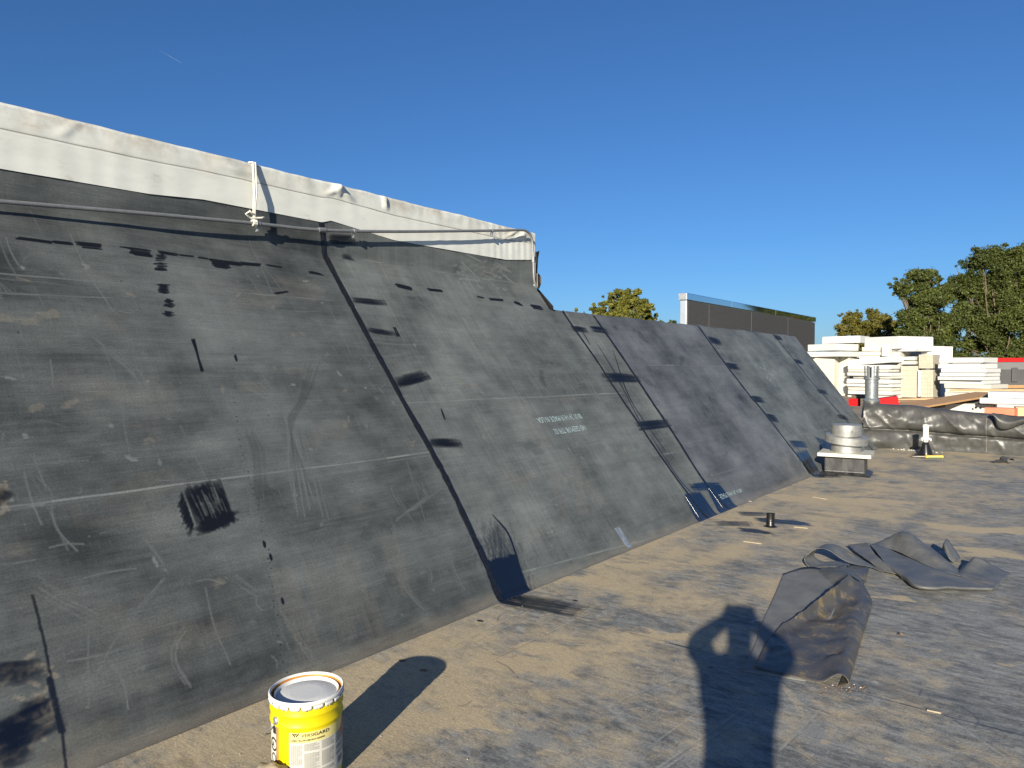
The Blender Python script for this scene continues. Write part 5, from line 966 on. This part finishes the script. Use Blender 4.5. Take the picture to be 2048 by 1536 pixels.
for s_ in (-1, 1):
    b = len(BV); BV += [(s_ * .16, -.48, 1.52, .085), (s_ * .215, -.37, 1.545, .080), (s_ * .268, -.27, 1.535, .070), (s_ * .185, -.19, 1.585, .062), (s_ * .112, -.125, 1.625, .050), (s_ * .10, -.075, 1.645, .034, .044)]
    BE += [(3, b), (b, b + 1), (b + 1, b + 2), (b + 2, b + 3), (b + 3, b + 4), (b + 4, b + 5)]
    b = len(BV); BV += [(s_ * .10, -.50, .90, .095), (s_ * .115, -.49, .52, .062), (s_ * .12, -.51, .37, .058), (s_ * .125, -.53, .11, .042), (s_ * .13, -.50, .05, .045), (s_ * .145, -.36, .035, .042, .03)]
    BE += [(0, b), (b, b + 1), (b + 1, b + 2), (b + 2, b + 3), (b + 3, b + 4), (b + 4, b + 5)]
body = skin_mesh('body', BV, BE)
m_skin = mat('skin', (.42, .24, .16), (.48, .28, .19), 20, .5); m_shirt = mat('blue_grey_shirt', (.10, .13, .18), (.13, .16, .21), 30, .8, bump=.3); m_jean = mat('dark_trousers', (.03, .035, .05), (.05, .055, .075), 40, .85, bump=.3); m_boot = mat('brown_boots', (.07, .045, .03), (.10, .07, .045), 20, .6)
bo = link('body', body, [m_skin, m_shirt, m_jean, m_boot], ph, True)
for pl in body.polygons:
    c = pl.center; pl.material_index = 3 if c.z < .13 else 2 if c.z < 1.02 else 0 if (c.z > 1.575 and abs(c.x) < .1 and c.y < -.3) or (c.y > -.30 and abs(c.x) < .30 and (abs(c.x) < .27 or c.y > -.25)) else 1
def ell(name, c, r, m, parent, seg=16):
    mb = MB(); mb.lathe([(math.sin(t), -math.cos(t)) for t in np.linspace(0.001, math.pi - .001, seg)], 2 * seg, Matrix.Translation(c) @ Matrix.Diagonal((*r, 1))); return mb.build(name, m, parent, True)
ell('hair', (0, -.445, 1.775), (.100, .112, .084), mat('brown_hair', (.03, .02, .012), (.06, .04, .025), 60, .7, bump=.6, bscale=120), ph)
m_eye = mat('eye_white', (.7, .7, .68), None, 5, .3)
for s_ in (-1, 1):
    e_ = ell('eye', (s_ * .032, -.336, 1.72), (.014, .010, .010), m_eye, ph, 8); ell('iris', (s_ * .032, -.3275, 1.72), (.006, .003, .006), m_ink, e_, 6)
    ell('ear', (s_ * .094, -.43, 1.707), (.014, .024, .034), m_skin, ph, 8)
    # hand: palm and five separate fingers closed on the edge of the phone
    V_ = [(s_ * .098, -.070, 1.648, .022, .016), (s_ * .092, -.045, 1.668, .030, .014), (s_ * .088, -.030, 1.682, .026, .013)]; E_ = [(0, 1), (1, 2)]
    hm = skin_mesh('hand', V_, E_); ho = link('hand', hm, m_skin, ph, True)
    for k, (zz, ln) in enumerate(((1.722, .058), (1.704, .064), (1.686, .060), (1.669, .050))):
        fv = [(s_ * .092, -.038, zz - .012, .010), (s_ * .094, -.018, zz - .004, .009), (s_ * (.094 - ln * .15), -.0065, zz, .0085), (s_ * (.094 - ln * .36), -.0045, zz + .002, .0065)]
        link('finger', skin_mesh('finger', fv, [(0, 1), (1, 2), (2, 3)]), m_skin, ho, True)
    tv = [(s_ * .096, -.055, 1.655, .012), (s_ * .085, -.052, 1.672, .011), (s_ * .068, -.042, 1.686, .0095), (s_ * .056, -.036, 1.694, .008)]
    link('thumb', skin_mesh('thumb', tv, [(0, 1), (1, 2), (2, 3)]), m_skin, ho, True)
ell('nose', (0, -.325, 1.69), (.014, .022, .022), m_skin, ph, 8); ell('mouth', (0, -.343, 1.653), (.024, .010, .006), mat('lips', (.35, .14, .11), None, 8, .5), ph, 8)
pn = thing('phone', 'dark phone held level in both hands of the person', 'phone', (0, 0, 0), SUN_AZ)
MB().box((0, -.026, 1.692), (.150, .009, .074)).build('case', mat('dark_phone', (.02, .02, .022), None, 5, .3), pn, bevel=.004)
MB().box((0, -.0312, 1.692), (.140, .001, .066)).build('screen', mat('phone_glass', (.01, .01, .012), None, 5, .08), pn)
